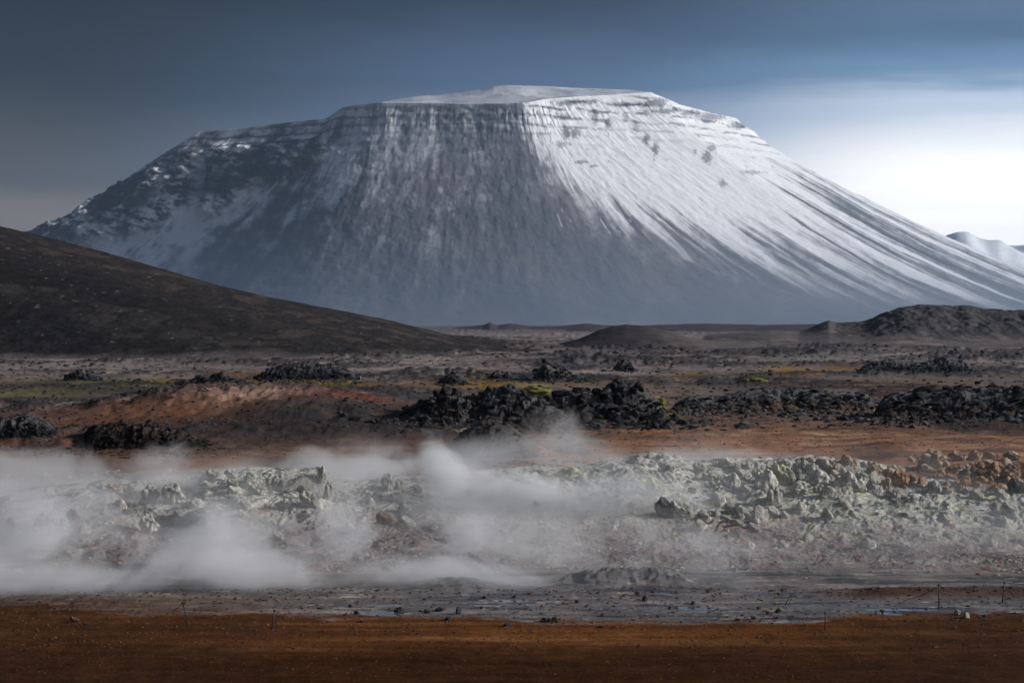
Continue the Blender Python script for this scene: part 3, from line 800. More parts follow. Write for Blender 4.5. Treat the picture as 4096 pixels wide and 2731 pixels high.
pc = mixc(pc, (0.82, 0.84, 0.88), sst(0.1, 0.4, fbm(PX / 160, PY / 260, 4, 0.6, seed=106)) + 0 * PZ)
VX = np.concatenate([PX, MX], 1); VY = np.concatenate([PY, MY], 1); VZ = np.concatenate([PZ, MZ], 1)
VC = np.concatenate([pc, mc_], 1)
FU = np.concatenate([sx[:, :1] + 0 * q, sx], 1); FT = np.concatenate([-q + 0 * rd, T + 0 * sx], 1)

M_mtn = bpy.data.materials.new('snow_dusted_rock'); M_mtn.use_nodes = True
n_, l_ = M_mtn.node_tree.nodes, M_mtn.node_tree.links
b_ = n_['Principled BSDF']
a1 = N(n_, 'ShaderNodeAttribute', attribute_name='tint'); a2 = N(n_, 'ShaderNodeAttribute', attribute_name='flow')
mp_ = N(n_, 'ShaderNodeMapping', ins={'Scale': (0.32, 26.0, 1.0)})
l_.new(a2.outputs['Vector'], mp_.inputs[0])
t_ = N(n_, 'ShaderNodeTexNoise', ins={'Scale': 1.0, 'Detail': 6.0, 'Roughness': 0.65})
l_.new(mp_.outputs[0], t_.inputs['Vector'])
mr_ = N(n_, 'ShaderNodeMapRange', ins={'From Min': 0.3, 'From Max': 0.7, 'To Min': 0.85, 'To Max': 1.12})
l_.new(t_.outputs[0], mr_.inputs[0])
vm_ = N(n_, 'ShaderNodeVectorMath', operation='SCALE')
l_.new(a1.outputs['Color'], vm_.inputs[0]); l_.new(mr_.outputs[0], vm_.inputs['Scale'])
l_.new(vm_.outputs[0], b_.inputs['Base Color'])
b_.inputs['Roughness'].default_value = 0.85
b_.inputs['Specular IOR Level'].default_value = 0.15
tcm = n_.new('ShaderNodeTexCoord')
t2 = N(n_, 'ShaderNodeTexNoise', ins={'Scale': 0.03, 'Detail': 8.0, 'Roughness': 0.65})
l_.new(tcm.outputs['Object'], t2.inputs['Vector'])
bp_ = N(n_, 'ShaderNodeBump', ins={'Strength': 0.6, 'Distance': 3.5})
l_.new(t2.outputs[0], bp_.inputs['Height']); l_.new(bp_.outputs[0], b_.inputs['Normal'])
mt = add_mesh('table_mountain', np.stack([VX, VY, VZ], -1).reshape(-1, 3), grid_faces(NS, NT + PR - 1)[:, ::-1], M_mtn, VC.reshape(-1, 3), uv=np.stack([FU, FT], -1).reshape(-1, 2))
tag(mt, kind='structure')

SH = [(700, 300), (930, 243), (945, 237.5), (957, 233.5), (968, 233), (980, 239), (988, 240.5), (1000, 239), (1010, 243), (1024, 242), (1060, 236), (1300, 250), (2200, 300)]


def sh_h(x, y):
    u = u_of(x, y); yc = 13500.0
    zc = HC - (pl(u, SH) - V0) * yc / F
    p = (y - yc + 1500 * fbm(x / 900, y / 2500, 3, seed=112)) / 3500
    q_ = np.clip(1 + p, 0, 1)
    h = np.where(p < 0, zc * (0.5 * q_ + 0.5 * sst(0.3, 1.0, q_)), zc * (1 - 0.8 * np.clip(p, 0, 1)))
    return h + 60 * fbm(x / 900, y / 1500, 4, 0.5, seed=110) * sst(0.3, 0.7, q_) * (0.3 + 0.7 * sst(1, 0.8, q_)) - 3


def sh_c(x, y, z):
    n = fbm(x / 500, y / 900, 5, 0.6, seed=111)
    c = np.zeros(x.shape + (3,)) + np.array((0.84, 0.86, 0.9))
    return mixc(c, (0.6, 0.64, 0.7), 0.6 * sst(0.1, 0.4, n))


M_snowhill = earth_mat('snow_fell', scales=((0.002, 0.5), (0.02, 0.5)), bump=(0.01, 8.0), var=0.1)
fan('snow_hills', np.arange(700, 2200, 4.0), np.linspace(10050, 16800, 90), sh_h, sh_c, M_snowhill)


# ------------------------------------------------------------------ rocks
def ico(level):
    t = (1 + 5 ** 0.5) / 2
    v = [(-1, t, 0), (1, t, 0), (-1, -t, 0), (1, -t, 0), (0, -1, t), (0, 1, t), (0, -1, -t), (0, 1, -t), (t, 0, -1), (t, 0, 1), (-t, 0, -1), (-t, 0, 1)]
    f = [(0, 11, 5), (0, 5, 1), (0, 1, 7), (0, 7, 10), (0, 10, 11), (1, 5, 9), (5, 11, 4), (11, 10, 2), (10, 7, 6), (7, 1, 8), (3, 9, 4), (3, 4, 2), (3, 2, 6), (3, 6, 8), (3, 8, 9), (4, 9, 5), (2, 4, 11), (6, 2, 10), (8, 6, 7), (9, 8, 1)]
    v = [np.array(p, float) / np.linalg.norm(p) for p in v]
    for _ in range(level):
        cache = {}; nf = []

        def mid_(a, b):
            k = (min(a, b), max(a, b))
            if k not in cache:
                m = v[a] + v[b]; v.append(m / np.linalg.norm(m)); cache[k] = len(v) - 1
            return cache[k]
        for a, b, c in f:
            ab, bc, ca = mid_(a, b), mid_(b, c), mid_(c, a)
            nf += [(a, ab, ca), (b, bc, ab), (c, ca, bc), (ab, bc, ca)]
        f = nf
    return np.array(v), np.array(f)


ICO4 = ico(4); ICO2 = ico(2); ICO1 = ico(1); ICO0 = ico(0)


def rock_shape(seed, base, planes=9, rough=0.10, jag=0.0):
    r = np.random.RandomState(seed)
    v = base[0].copy()
    for _ in range(planes):
        n = r.randn(3); n /= np.linalg.norm(n)
        d = r.uniform(0.58, 0.9)
        s = v @ n
        v = v - np.outer(np.clip(s - d, 0, None) * 0.88, n)
    o = r.rand(3) * 50
    dn = rough * pn3(v[:, 0] * 2.2 + o[0], v[:, 1] * 2.2 + o[1], v[:, 2] * 2.2 + o[2]) * 1.6 + rough * 0.5 * pn3(v[:, 0] * 6 + o[1], v[:, 1] * 6 + o[2], v[:, 2] * 6 + o[0])
    if jag:
        dn = dn - jag * np.abs(pn3(v[:, 0] * 3.3 + o[2], v[:, 1] * 3.3 + o[0], v[:, 2] * 3.3))  # deep creases
    v = v * (1 + dn)[:, None]
    v = v - (v.max(0) + v.min(0)) / 2
    v = v / (v.max(0) - v.min(0))            # unit box
    v[:, 2] += 0.5
    return v


def tint_rock(v, seed, c1, c2, top=None):
    n = pn3(v[:, 0] * 3 + seed, v[:, 1] * 3, v[:, 2] * 3) + 0.5 * pn3(v[:, 0] * 9 + seed, v[:, 1] * 9, v[:, 2] * 9)
    c = mixc(np.zeros((len(v), 3)) + np.array(c1), c2, sst(-0.25, 0.4, n))
    if top is not None:
        c = mixc(c, top, 0.85 * sst(0.72, 0.95, v[:, 2] + 0.15 * n))
    return c * (1 + 0.18 * n)[:, None]


M_rock = earth_mat('rock_face', scales=((2.2, 0.5), (9.0, 0.5)), bump=(3.0, 0.10), var=0.3)
M_lava = earth_mat('lava_rock', scales=((0.5, 0.5), (3.0, 0.5)), bump=(1.6, 0.45), var=0.45)

PAL = {
    'pale': ((0.46, 0.44, 0.385), (0.60, 0.57, 0.51), None), 'tan': ((0.36, 0.27, 0.20), (0.44, 0.36, 0.29), None), 'ochre': ((0.32, 0.19, 0.12), (0.40, 0.28, 0.20), None),
    'grey': ((0.33, 0.32, 0.28), (0.48, 0.46, 0.41), None), 'dark': ((0.06, 0.06, 0.065), (0.10, 0.10, 0.105), None), 'sulphur': ((0.30, 0.30, 0.22), (0.46, 0.45, 0.36), (0.55, 0.53, 0.30)),
    'brown': ((0.12, 0.085, 0.06), (0.20, 0.14, 0.10), None), 'lava': ((0.022, 0.022, 0.024), (0.05, 0.047, 0.047), None), 'mossy': ((0.12, 0.12, 0.04), (0.22, 0.21, 0.06), None),
}
ROCKS = {}


def rock_mesh(pal, k, lvl=4):
    key = (pal, k, lvl)
    if key not in ROCKS:
        base = {4: ICO4, 2: ICO2, 1: ICO1}[lvl]
        if pal == 'mossy':
            v = rock_shape(900 + k, base, planes=0, rough=0.22)
        elif pal == 'lava':
            v = rock_shape(300 + k, base, planes=7, rough=0.2, jag=0.35)
        else:
            v = rock_shape(100 + k * 7, base, planes=15, rough=0.17, jag=0.13)
        c = tint_rock(v, k * 3.1, *PAL[pal])
        o = add_mesh('rock', v, base[1], M_lava if pal == 'lava' else M_rock, c)
        ROCKS[key] = o.data
        bpy.data.objects.remove(o)
    return ROCKS[key]


def boulder(u, vb, w, h, pal, label, k=None, name='boulder', cat='boulder', group=None, rz=None, tilt=0.0, lvl=4, deep=0.40):
    """a rock whose foot is seen at (u, vb), w by h pixels in size"""
    x, y, z = hit(u, vb)
    o = bpy.data.objects.new(name, rock_mesh(pal, random.randrange(5) if k is None else k, lvl))
    W, H = w / F * y, h / F * y
    o.location = (x, y + W * 0.25, z - H * deep)
    D = W * random.uniform(0.7, 1.0)
    o.scale = (W * 1.05, D, H * (1 + deep))
    o.rotation_euler = (0, tilt, random.uniform(-0.5, 0.5) if rz is None else rz)
    COL.objects.link(o)
    tag(o, label, cat, group)
    return o


A = lambda x, y: (674 + x / 6.08, 425 + y / 6.08)      # reading aids: notes were taken on enlarged crops
HG = 'boulders heaped on the mound crest'
heap = [
    (160, 285, 80, 60, 'grey', 'small dark grey boulder at the left end of the heap on the mound crest'),
    (210, 332, 98, 56, 'pale', 'flat pale boulder on white clay left of the boulder heap'),
    (280, 336, 38, 32, 'pale', 'little pale stone between two boulders at the left of the heap'),
    (362, 368, 92, 82, 'pale', 'pale boulder with a cleft front, left part of the heap'),
    (428, 330, 95, 62, 'pale', 'pale rounded boulder behind the cleft boulder in the heap'),
    (572, 385, 140, 120, 'pale', 'big pale wedge shaped boulder in the middle of the heap'),
    (690, 368, 130, 130, 'sulphur', 'large boulder with yellow green stains in the centre of the heap'),
    (745, 345, 60, 90, 'dark', 'dark shadowed rock wedged beside the yellow stained boulder'),
    (880, 352, 145, 80, 'pale', 'long pale boulder with a horizontal crack, right of centre in the heap'),
    (765, 380, 115, 45, 'pale', 'low pale slab with a dark underside below the long pale boulder'),
    (1060, 362, 112, 86, 'pale', 'pale angular boulder with a peaked top in the right part of the heap'),
    (1062, 268, 112, 88, 'tan', 'topmost pale tan boulder with a notched crest on the heap skyline'),
    (992, 366, 36, 38, 'pale', 'small egg shaped pale stone left of the peaked boulder'),
    (1145, 358, 80, 90, 'grey', 'leaning grey boulder right of the peaked boulder'),
    (958, 305, 72, 85, 'tan', 'upright pinkish boulder behind the long pale boulder'),
    (1210, 365, 72, 80, 'grey', 'grey green boulder in the right shoulder of the heap'),
    (1300, 385, 92, 70, 'tan', 'brownish pink boulder near the right end of the heap'),
    (1390, 375, 100, 110, 'ochre', 'tall rusty grey boulder at the right end of the heap'),
    (605, 485, 112, 128, 'grey', 'tall grey boulder with a dark top standing below the heap'),
    (770, 422, 140, 52, 'grey', 'long low grey rock under the pale slab'),
    (955, 448, 140, 80, 'grey', 'broad grey boulder under the long pale boulder'),
    (870, 410, 70, 50, 'grey', 'rounded grey boulder left of the broad grey boulder'),
    (520, 592, 120, 105, 'grey', 'smooth domed grey boulder on the slope below the heap'),
    (420, 545, 80, 62, 'grey', 'grey boulder half buried left of the smooth domed boulder'),
    (1130, 405, 88, 54, 'grey', 'rounded grey boulder in front of the peaked boulder'),
    (1215, 415, 92, 62, 'grey', 'second rounded grey boulder in front, further right'),
    (1342, 440, 92, 60, 'grey', 'lowest grey boulder at the right foot of the heap'),
    (1445, 478, 95, 62, 'grey', 'squat grey boulder in thin steam right of the heap foot'),
    (112, 412, 52, 38, 'dark', 'small black stone on white clay below the heap left end'),
    (45, 555, 145, 100, 'grey', 'broad grey boulder in steam beside the dark pointed boulder'),
    (350, 262, 150, 60, 'pale', 'broad cream coloured boulder on the skyline at left of the heap'),
    (452, 270, 72, 50, 'pale', 'pale block right of the cream skyline boulder'),
    (815, 238, 150, 46, 'tan', 'long tan rock on the skyline of the heap'),
    (915, 250, 110, 50, 'tan', 'tan lumpy rock on the skyline right of the long tan rock'),
    (1230, 300, 66, 60, 'ochre', 'rusty boulder on the back edge of the heap'),
    (1310, 318, 74, 60, 'ochre', 'bright rusty boulder near the tall rusty grey boulder'),
    (1575, 255, 175, 115, 'tan', 'largest tan crag standing by the dark red scoria'),
    (1740, 215, 110, 62, 'ochre', 'ochre rock right of the largest tan crag'),
    (1835, 210, 95, 62, 'ochre', 'orange pink rounded rock under the thin rope'),
    (1935, 205, 110, 45, 'ochre', 'low ochre rock right of the orange pink rock'),
    (2065, 215, 105, 55, 'brown', 'brown rock at the far right above the white crust'),
    (1930, 248, 130, 40, 'tan', 'flat tan slab lying on the white crust'),
    (1772, 322, 96, 56, 'brown', 'brown boulder on the right edge of the white clay patch'),
    (1600, 325, 66, 38, 'ochre', 'small ochre boulder on the white clay patch, left of two'),
    (1690, 328, 70, 36, 'ochre', 'small ochre boulder on the white clay patch, right of two'),
    (1580, 410, 100, 80, 'grey', 'grey boulder below the white clay patch'),
    (1535, 280, 92, 44, 'tan', 'tan stone at the foot of the largest tan crag'),
    (2085, 415, 110, 95, 'dark', 'dark boulder at the right edge of the photo'),
    (2045, 285, 100, 52, 'brown', 'brown boulder above the dark boulder at the right edge'),
    (1925, 318, 66, 48, 'brown', 'lone brown boulder on orange clay'),
    (2060, 335, 74, 44, 'ochre', 'rusty boulder resting on top of the dark boulder at right'),
    (1800, 415, 70, 42, 'grey', 'grey green stone on the slope under the orange clay'),
    (1405, 555, 40, 22, 'dark', 'small black stone on the pale slope at right'),
]
for (x_, y_, w_, h_, p_, lb) in heap:
    u_, v_ = A(x_, y_)
    boulder(u_, v_, w_ / 6.08 * 1.05, h_ / 6.08, p_, lb, group=HG, tilt=random.uniform(-0.15, 0.15))
B = lambda x, y: (337.5 + x / 6.08, 425 + y / 6.08)
midr = [
    (305, 395, 95, 105, 'grey', 'tall grey boulder standing in steam on the mound crest'),
    (370, 392, 85, 72, 'grey', 'shorter grey boulder leaning on the tall one in the steam'),
    (490, 410, 62, 48, 'grey', 'small grey stone right of the pair in the steam'),
    (2000, 565, 135, 130, 'dark', 'dark pointed boulder on the pale slope'),
    (1915, 200, 85, 38, 'pale', 'pale stone on the highest point of the mound, left of two'),
    (1975, 204, 62, 40, 'pale', 'pale stone on the highest point of the mound, right of two'),
    (1940, 430, 130, 110, 'sulphur', 'pitted rock with a rust brown face on the white slope'),
    (2025, 275, 60, 36, 'grey', 'small grey stone just below the top of the mound'),
    (1410, 312, 160, 60, 'sulphur', 'low yellowish rock on the crest right of the steam plume'),
    (1395, 100, 110, 40, 'dark', 'dark rock on the reddish plain behind the steam'),
]
for (x_, y_, w_, h_, p_, lb) in midr:
    u_, v_ = B(x_, y_)
    o_ = boulder(u_, v_, w_ / 6.08, h_ / 6.08, p_, lb, group='rocks on the pale slope')
flatr = [
    (1028, 1222, 52, 24, 'black stone lying on the ochre dirt edge, the nearest in the middle'), (672, 1186, 50, 26, 'flat black stone on the wet mud left of the middle'), (1268, 1192, 60, 26, 'dark stone touching a brown clod on the wet mud'),
    (1455, 1080, 27, 18, 'small dark stone alone on grey mud'), (1868, 1068, 36, 36, 'upright dark stone on the flats below the mud heap'), (895, 1052, 24, 20, 'dark stone in thin steam, left of two'),
    (1075, 1050, 24, 20, 'dark stone in thin steam, right of two'), (735, 1146, 36, 46, 'pointed grey stone on the wet mud'), (375, 1130, 72, 28, 'low jagged dark stone at the steam edge'), (115, 1146, 36, 22, 'dark stone on pink mud at the steam edge'),
    (76, 1104, 24, 18, 'small dark stone at the left end of the stony mud'), (150, 1196, 42, 16, 'flat brown stone at the edge of the ochre dirt'), (545, 1142, 42, 26, 'dark stone between the jagged and the pointed stone'),
    (620, 1130, 70, 26, 'long low dark stone behind the pointed grey stone'), (875, 1114, 22, 16, 'tiny dark stone near the water streaks'), (1605, 1230, 46, 16, 'flat dark stone by the dirt edge right of middle'), (1610, 1160, 20, 14, 'tiny black stone in the water'),
    (1950, 1166, 15, 15, 'tiny black stone right of the tiny one in the water'), (1826, 1030, 22, 20, 'small round stone on the slope of the mud heap'), (2022, 1115, 18, 18, 'small dark stone at the right end of the water, left of two'),
    (2066, 1118, 18, 14, 'small dark stone at the right end of the water, right of two'),
]
for (x_, y_, w_, h_, lb) in flatr:
    u_, v_ = B(x_, y_)
    boulder(u_, v_, w_ / 6.08, h_ / 6.08, 'dark', lb, name='stone', cat='stone', group='dark stones on the wet flats', deep=0.15)
boulder(*B(1332, 1196), 66 / 6.08, 34 / 6.08, 'brown', 'lumpy brown clod beside a dark stone on the mud', name='clod', cat='clod', deep=0.1)
flat2 = [(115, 1088, 32, 20, 'dark', 'dark stone in the grey mud at the left of the stream'), (513, 1117, 26, 18, 'dark', 'black stone in the grey stream, first from the left'), (570, 1146, 28, 22, 'brown', 'reddish stone in the grey stream'),
         (634, 1138, 42, 28, 'dark', 'rounded dark stone in the grey stream behind the reddish one'), (485, 1178, 34, 24, 'brown', 'brown stone on the near bank of the stream'), (395, 1188, 40, 18, 'brown', 'flat brown stone on the near bank, left of the other'),
         (628, 1172, 22, 12, 'dark', 'thin black stone by the stream edge'), (1270, 1142, 32, 28, 'brown', 'rusty stone at the far bank of the stream'), (1780, 1172, 44, 40, 'grey', 'grey boulder on gravel at the right end of the stream'),
         (1725, 1152, 36, 34, 'grey', 'grey stone on the gravel, left of the boulder'), (1850, 910, 30, 14, 'brown', 'brown clod on the mud bank before the rope fence'), (1890, 1165, 26, 18, 'dark', 'dark pebble on pale gravel right of the boulder'),
         (1400, 70, 20, 12, 'dark', 'tiny dark stone on the ochre plain')]
for (x_, y_, w_, h_, p_, lb) in flat2[:-1]:
    u_, v_ = A(x_, y_)
    boulder(u_, v_, w_ / 6.08, h_ / 6.08, p_, lb, name='stone', cat='stone', group='stones along the stream', deep=0.15)
C = lambda x, y: (x / 6.08, 425 + y / 6.08)
left = [
    (690, 405, 95, 55, 'tan', 'pinkish tan rock at the left end of the rock step'), (780, 452, 95, 88, 'brown', 'square brown block in the rock step at left'), (900, 470, 130, 112, 'grey', 'grey block right of the square brown block'),
    (1045, 478, 170, 128, 'grey', 'largest grey block of the rock step at left'), (1300, 320, 100, 55, 'grey', 'leftmost grey rock of the crest cluster above the steam'), (1405, 322, 84, 60, 'grey', 'blocky rock topping the crest cluster'),
    (1412, 372, 78, 46, 'grey', 'small rounded rock under the crest cluster'), (1535, 368, 120, 76, 'grey', 'grey boulder right of the crest cluster'), (1565, 428, 120, 70, 'grey', 'lower grey boulder under the crest cluster'),
    (1955, 350, 60, 95, 'grey', 'upright grey rock at the right end of the left ridge'), (1995, 452, 80, 120, 'grey', 'tall slanting slab below the upright grey rock'), (1875, 495, 120, 98, 'grey', 'triangular grey boulder left of the slanting slab'),
    (250, 625, 145, 92, 'brown', 'brown grey block showing through steam at far left'), (370, 640, 92, 80, 'grey', 'grey boulder right of the brown grey block in steam'), (60, 640, 60, 80, 'brown', 'brown rock at the left edge in steam'),
    (900, 650, 130, 110, 'grey', 'hooded boulder above the dark hollow'), (1220, 535, 84, 32, 'brown', 'small brown stone on the grey slope above the dark hollow'), (1255, 385, 90, 50, 'grey', 'half sunk grey stone on the smooth slope'),
    (1440, 590, 100, 70, 'grey', 'grey boulder below the orange stain'),
]
for (x_, y_, w_, h_, p_, lb) in left:
    u_, v_ = C(x_, y_)
    boulder(u_, v_, w_ / 6.08, h_ / 6.08, p_, lb, group='rocks in the steam at left')
boulder(*C(520, 1212), 36 / 6.08, 14 / 6.08, 'dark', 'small dark stone on the ochre dirt at left', name='stone', cat='stone', deep=0.1)
boulder(*C(450, 1196), 56 / 6.08, 34 / 6.08, 'brown', 'scruffy brown clod on the ochre dirt at left', name='clod', cat='clod', deep=0.1)

# rubble filling the heap: look-alikes
rr = random.Random(5)
for i in range(110):
    u_ = rr.uniform(735, 905); v_ = 466 + rr.random() ** 1.8 * 30 + max(0, (u_ - 860)) * 0.15
    s_ = rr.uniform(3.5, 9)
    boulder(u_, v_, s_ * rr.uniform(1, 1.5), s_, 'tan' if u_ > 850 and rr.random() < .6 else ('pale' if rr.random() < .6 else 'grey'), 'small stone in the rubble filling the boulder heap on the crest', deep=0.5, name='rubble_stone', cat='stone',
            group='rubble between the heaped boulders', lvl=2)
for i in range(45):
    u_ = rr.uniform(905, 1040); v_ = rr.uniform(457, 488)
    s_ = rr.uniform(4, 9)
    boulder(u_, v_, s_ * 1.4, s_, rr.choice(['ochre', 'ochre', 'tan', 'brown']), 'small rusty stone strewn on the orange clay at right', name='rusty_stone', cat='stone', group='rusty stones on the orange clay', lvl=2)
for i in range(36):
    u_ = rr.uniform(700, 1040); v_ = rr.uniform(490, 550)
    s_ = rr.uniform(4, 11)
    boulder(u_, v_, s_ * 1.5, s_, rr.choice(['grey', 'grey', 'sulphur', 'pale']), 'rounded stone half buried in the pale slope below the heap', name='slope_stone', cat='stone', group='stones half buried in the pale slope', lvl=2, deep=0.62)
for i in range(50):
    u_ = rr.uniform(10, 640); v_ = rr.uniform(488, 550)
    s_ = rr.uniform(4, 12)
    boulder(u_, v_, s_ * 1.5, s_, rr.choice(['grey', 'grey', 'brown', 'pale']), 'stone half buried in the steaming slope', name='slope_stone', cat='stone', group='stones in the steaming slope', lvl=2, deep=0.45)


def scatter(name, n, ufun, vfun, smin, smax, mat, c1, c2, seed, lump=ICO0):
    """many tiny stones nobody could count, one object"""
    r = np.random.RandomState(seed)
    u = ufun(r, n); v = vfun(r, n)
    y = yflat(v); x = (u - 512) / F * y
    for _ in range(6):                      # settle along the sight line onto the relief
        z = all_h(x, y); y = (HC - z) * F / (v - V0); x = (u - 512) / F * y
    z = all_h(x, y)
    bv, bf = lump
    s = (smin + (smax - smin) * r.rand(n) ** 3) * y / F
    sc = np.stack([s * r.uniform(.8, 1.5, n), s * r.uniform(.7, 1.2, n), s * r.uniform(.5, .9, n)], 1)
    jit = 1 + 0.35 * r.uniform(-1, 1, (n, len(bv), 1))
    V = bv[None] * jit * sc[:, None, :] * 0.5 + np.stack([x, y, z], 1)[:, None, :]
    Fc = bf[None] + (np.arange(n) * len(bv))[:, None, None]
    t = r.rand(n, 1, 1)
    c = np.array(c1) * (1 - t) + np.array(c2) * t + np.zeros((n, len(bv), 1))
    o = add_mesh(name, V.reshape(-1, 3), Fc.reshape(-1, 3), mat, c.reshape(-1, 3), smooth=False)
    return tag(o, kind='stuff')


M_peb = earth_mat('pebble', scales=((8, 0.5),), bump=(20, 0.01))
scatter('gravel', 4200, lambda r, n: r.uniform(-20, 1044, n), lambda r, n: 588 + 60 * r.rand(n) ** 1.6, 0.7, 4.0, M_peb, (0.05, 0.04, 0.035), (0.16, 0.09, 0.055), 1)
scatter('pebbles', 5000, lambda r, n: r.uniform(-20, 1044, n), lambda r, n: r.uniform(612, 681, n), 0.6, 2.4, M_peb, (0.06, 0.028, 0.014), (0.20, 0.09, 0.04), 2)
scatter('clay_crumbs', 9000, lambda r, n: r.uniform(-20, 1044, n), lambda r, n: r.uniform(470, 572, n), 1.0, 5.5, M_peb, (0.20, 0.19, 0.18), (0.44, 0.42, 0.37), 3)
scatter('scoria_crumbs', 7000, lambda r, n: r.uniform(-20, 1044, n), lambda r, n: 428 - 84 * r.rand(n) ** 1.2, 0.7, 5.5, M_peb, (0.025, 0.025, 0.027), (0.10, 0.085, 0.08), 4)
scatter('red_crumbs', 4000, lambda r, n: r.uniform(-20, 1044, n), lambda r, n: r.uniform(418, 462, n), 0.7, 3.0, M_peb, (0.05, 0.03, 0.022), (0.18, 0.09, 0.05), 5)


# ------------------------------------------------------------------ lava outcrops of the middle distance
RUB = []


def outcrop(label, prof, vbase, depth, pal, k, jag=1.0, rocks=10, name='lava_outcrop', group='lava outcrops on the plain', seed=0, light=(0.095, 0.09, 0.09), dark=(0.018, 0.018, 0.020), low=None, ledge=False):
    """prof: skyline [(u, v), ...]; vbase: picture row of its foot"""
    u0, u1 = prof[0][0], prof[-1][0]
    x0, y0, z0 = hit((u0 + u1) / 2, vbase)
    yc = y0 + depth * 0.45
    nc = int(max(24, (u1 - u0) * 1.1)); nr = 54
    Uc = np.linspace(u0, u1, nc)[None, :] + np.zeros((nr, 1)); t = np.linspace(0, 1, nr)[:, None]
    Y = y0 + depth * t + 0 * Uc
    X = (Uc - 512) / F * Y
    zc = HC - (pl(Uc, prof) - V0) * yc / F
    g0 = ground_h(X, Y)
    hgt = np.maximum(zc - z0, 0.05)
    shape = sst(0, 0.42, t) ** 0.8 * (1 - sst(0.6, 1.0, t))
    ends = sst(0, 0.06, (Uc - u0) / (u1 - u0)) * (1 - sst(0.94, 1, (Uc - u0) / (u1 - u0)))
    sc = max(0.6, float(hgt.max()))
    xs_ = 3.2 if ledge else 1.0
    wx = X / xs_ + 0.5 * sc * fbm(X / sc + seed, Y / sc, 2); wy = Y + 0.5 * sc * fbm(X / sc, Y / sc + 7 + seed, 2)
    big = fbm(X / (2.6 * sc), Y / (2.6 * sc), 3, 0.5, seed=210 + seed)
    cr = ridg(wx / (1.25 * sc), wy / (1.1 * sc), 5, 0.72, seed=200 + seed)
    n2 = fbm(wx / (0.35 * sc), wy / (0.4 * sc), 4, 0.7, seed=220 + seed)
    env = ends * sst(0, 0.12, t) * (1 - sst(0.88, 1, t))
    Z = g0 - 0.3 + (hgt + 0.3) * shape * ends * (1 - 0.08 * jag) * (1 + 0.35 * np.minimum(big, 0.2)) + env * jag * (0.15 * hgt + 0.08) * (cr + 1.1 * n2)
    Y2 = Y - ends * jag * 0.45 * sc * fbm(X / (0.6 * sc), Z / (0.45 * sc), 4, 0.65, seed=240 + seed)
    rel = (Z - g0) / (hgt + 0.2) + 0.18 * n2
    c = mixc(np.zeros(Z.shape + (3,)) + np.array(dark), light, sst(0.0, 0.5, cr + 0.6 * n2 + 0.3 * big) * sst(0.25, 0.8, rel))
    if low is not None:
        c = mixc(c, low, 0.85 * (1 - sst(0.30, 0.48 if ledge else 0.4, rel + 0.25 * big)))
    c = c * (1 + 0.35 * n2)[..., None]
    cx, cy_ = float((X.min() + X.max()) / 2), float(y0)
    root = add_mesh(name, np.stack([X - cx, Y2 - cy_, Z], -1).reshape(-1, 3), grid_faces(nr, nc), M_lava, c.reshape(-1, 3))
    root.location = (cx, cy_, 0)
    tag(root, label, 'lava outcrop' if name == 'lava_outcrop' else 'rock', group)
    for i in range(int(12 * (u1 - u0) ** 0.8)):
        ii = int(min(nr - 1, abs(rr.gauss(0, 0.22)) * nr)); jj = rr.randrange(nc)
        q_ = rr.random() < 0.45
        yy_ = float(Y[ii, jj]) - (rr.random() ** 1.6 * 0.9 * depth if q_ else 0)  # loose bits roll out in front
        xx_ = float(X[ii, jj]) * yy_ / float(Y[ii, jj]) + rr.gauss(0, 1) * sc * (1.2 if q_ else 0.2)
        RUB.append((xx_, yy_, None if q_ else float(Z[ii, jj]), sc * (0.03 + 0.13 * rr.random() ** 2), dark, light))
    for i in range(rocks * 2):
        ii = rr.randrange(int(nr * 0.15), int(nr * 0.62)); jj = rr.randrange(int(nc * 0.06), int(nc * 0.94))
        r_ = bpy.data.objects.new('rock', rock_mesh(pal, rr.randrange(5), 2))
        s = sc * (0.10 + 0.32 * rr.random() ** 2.2) * (0.4 + 0.6 * float(hgt[ii, jj]) / sc)
        r_.scale = (s * rr.uniform(1, 1.6), s, s * rr.uniform(0.7, 1.1)) if not ledge else (s * rr.uniform(2, 3.6), s * 1.4, s * rr.uniform(0.4, 0.8))
        r_.location = (float(X[ii, jj]) - cx, float(Y2[ii, jj]) - cy_, float(Z[ii, jj]) - s * 0.35)
        r_.rotation_euler = (rr.uniform(-.3, .3), rr.uniform(-.3, .3), rr.uniform(0, 6))
        COL.objects.link(r_); r_.parent = root
    return root


outcrop('black lava outcrop with a sandy notch in its top, left half of the central pair', [(398, 424), (412, 412), (430, 402), (446, 393), (462, 391), (478, 393), (492, 390), (505, 388), (520, 391), (535, 396), (552, 402), (570, 410)], 424, 16, 'lava', 0, rocks=26, seed=1, low=(0.085, 0.06, 0.048))
outcrop('tallest black lava outcrop, right half of the central pair', [(535, 418), (548, 394), (560, 389), (580, 386), (598, 388), (610, 382), (622, 380), (635, 383), (645, 390), (655, 398), (668, 410)], 421, 17, 'lava', 0, rocks=26, seed=2, low=(0.085, 0.06, 0.048))
outcrop('long grey lava ledge with a dark undercut, right of the yellow moss', [(665, 408), (690, 397), (720, 397), (745, 391), (765, 388), (790, 389), (820, 390), (850, 391), (868, 396), (880, 402)], 412, 14, 'lava', 0, rocks=22, seed=3, light=(0.15, 0.145, 0.145), dark=(0.03, 0.03, 0.032), low=(0.15, 0.095, 0.065), ledge=True, jag=0.6)
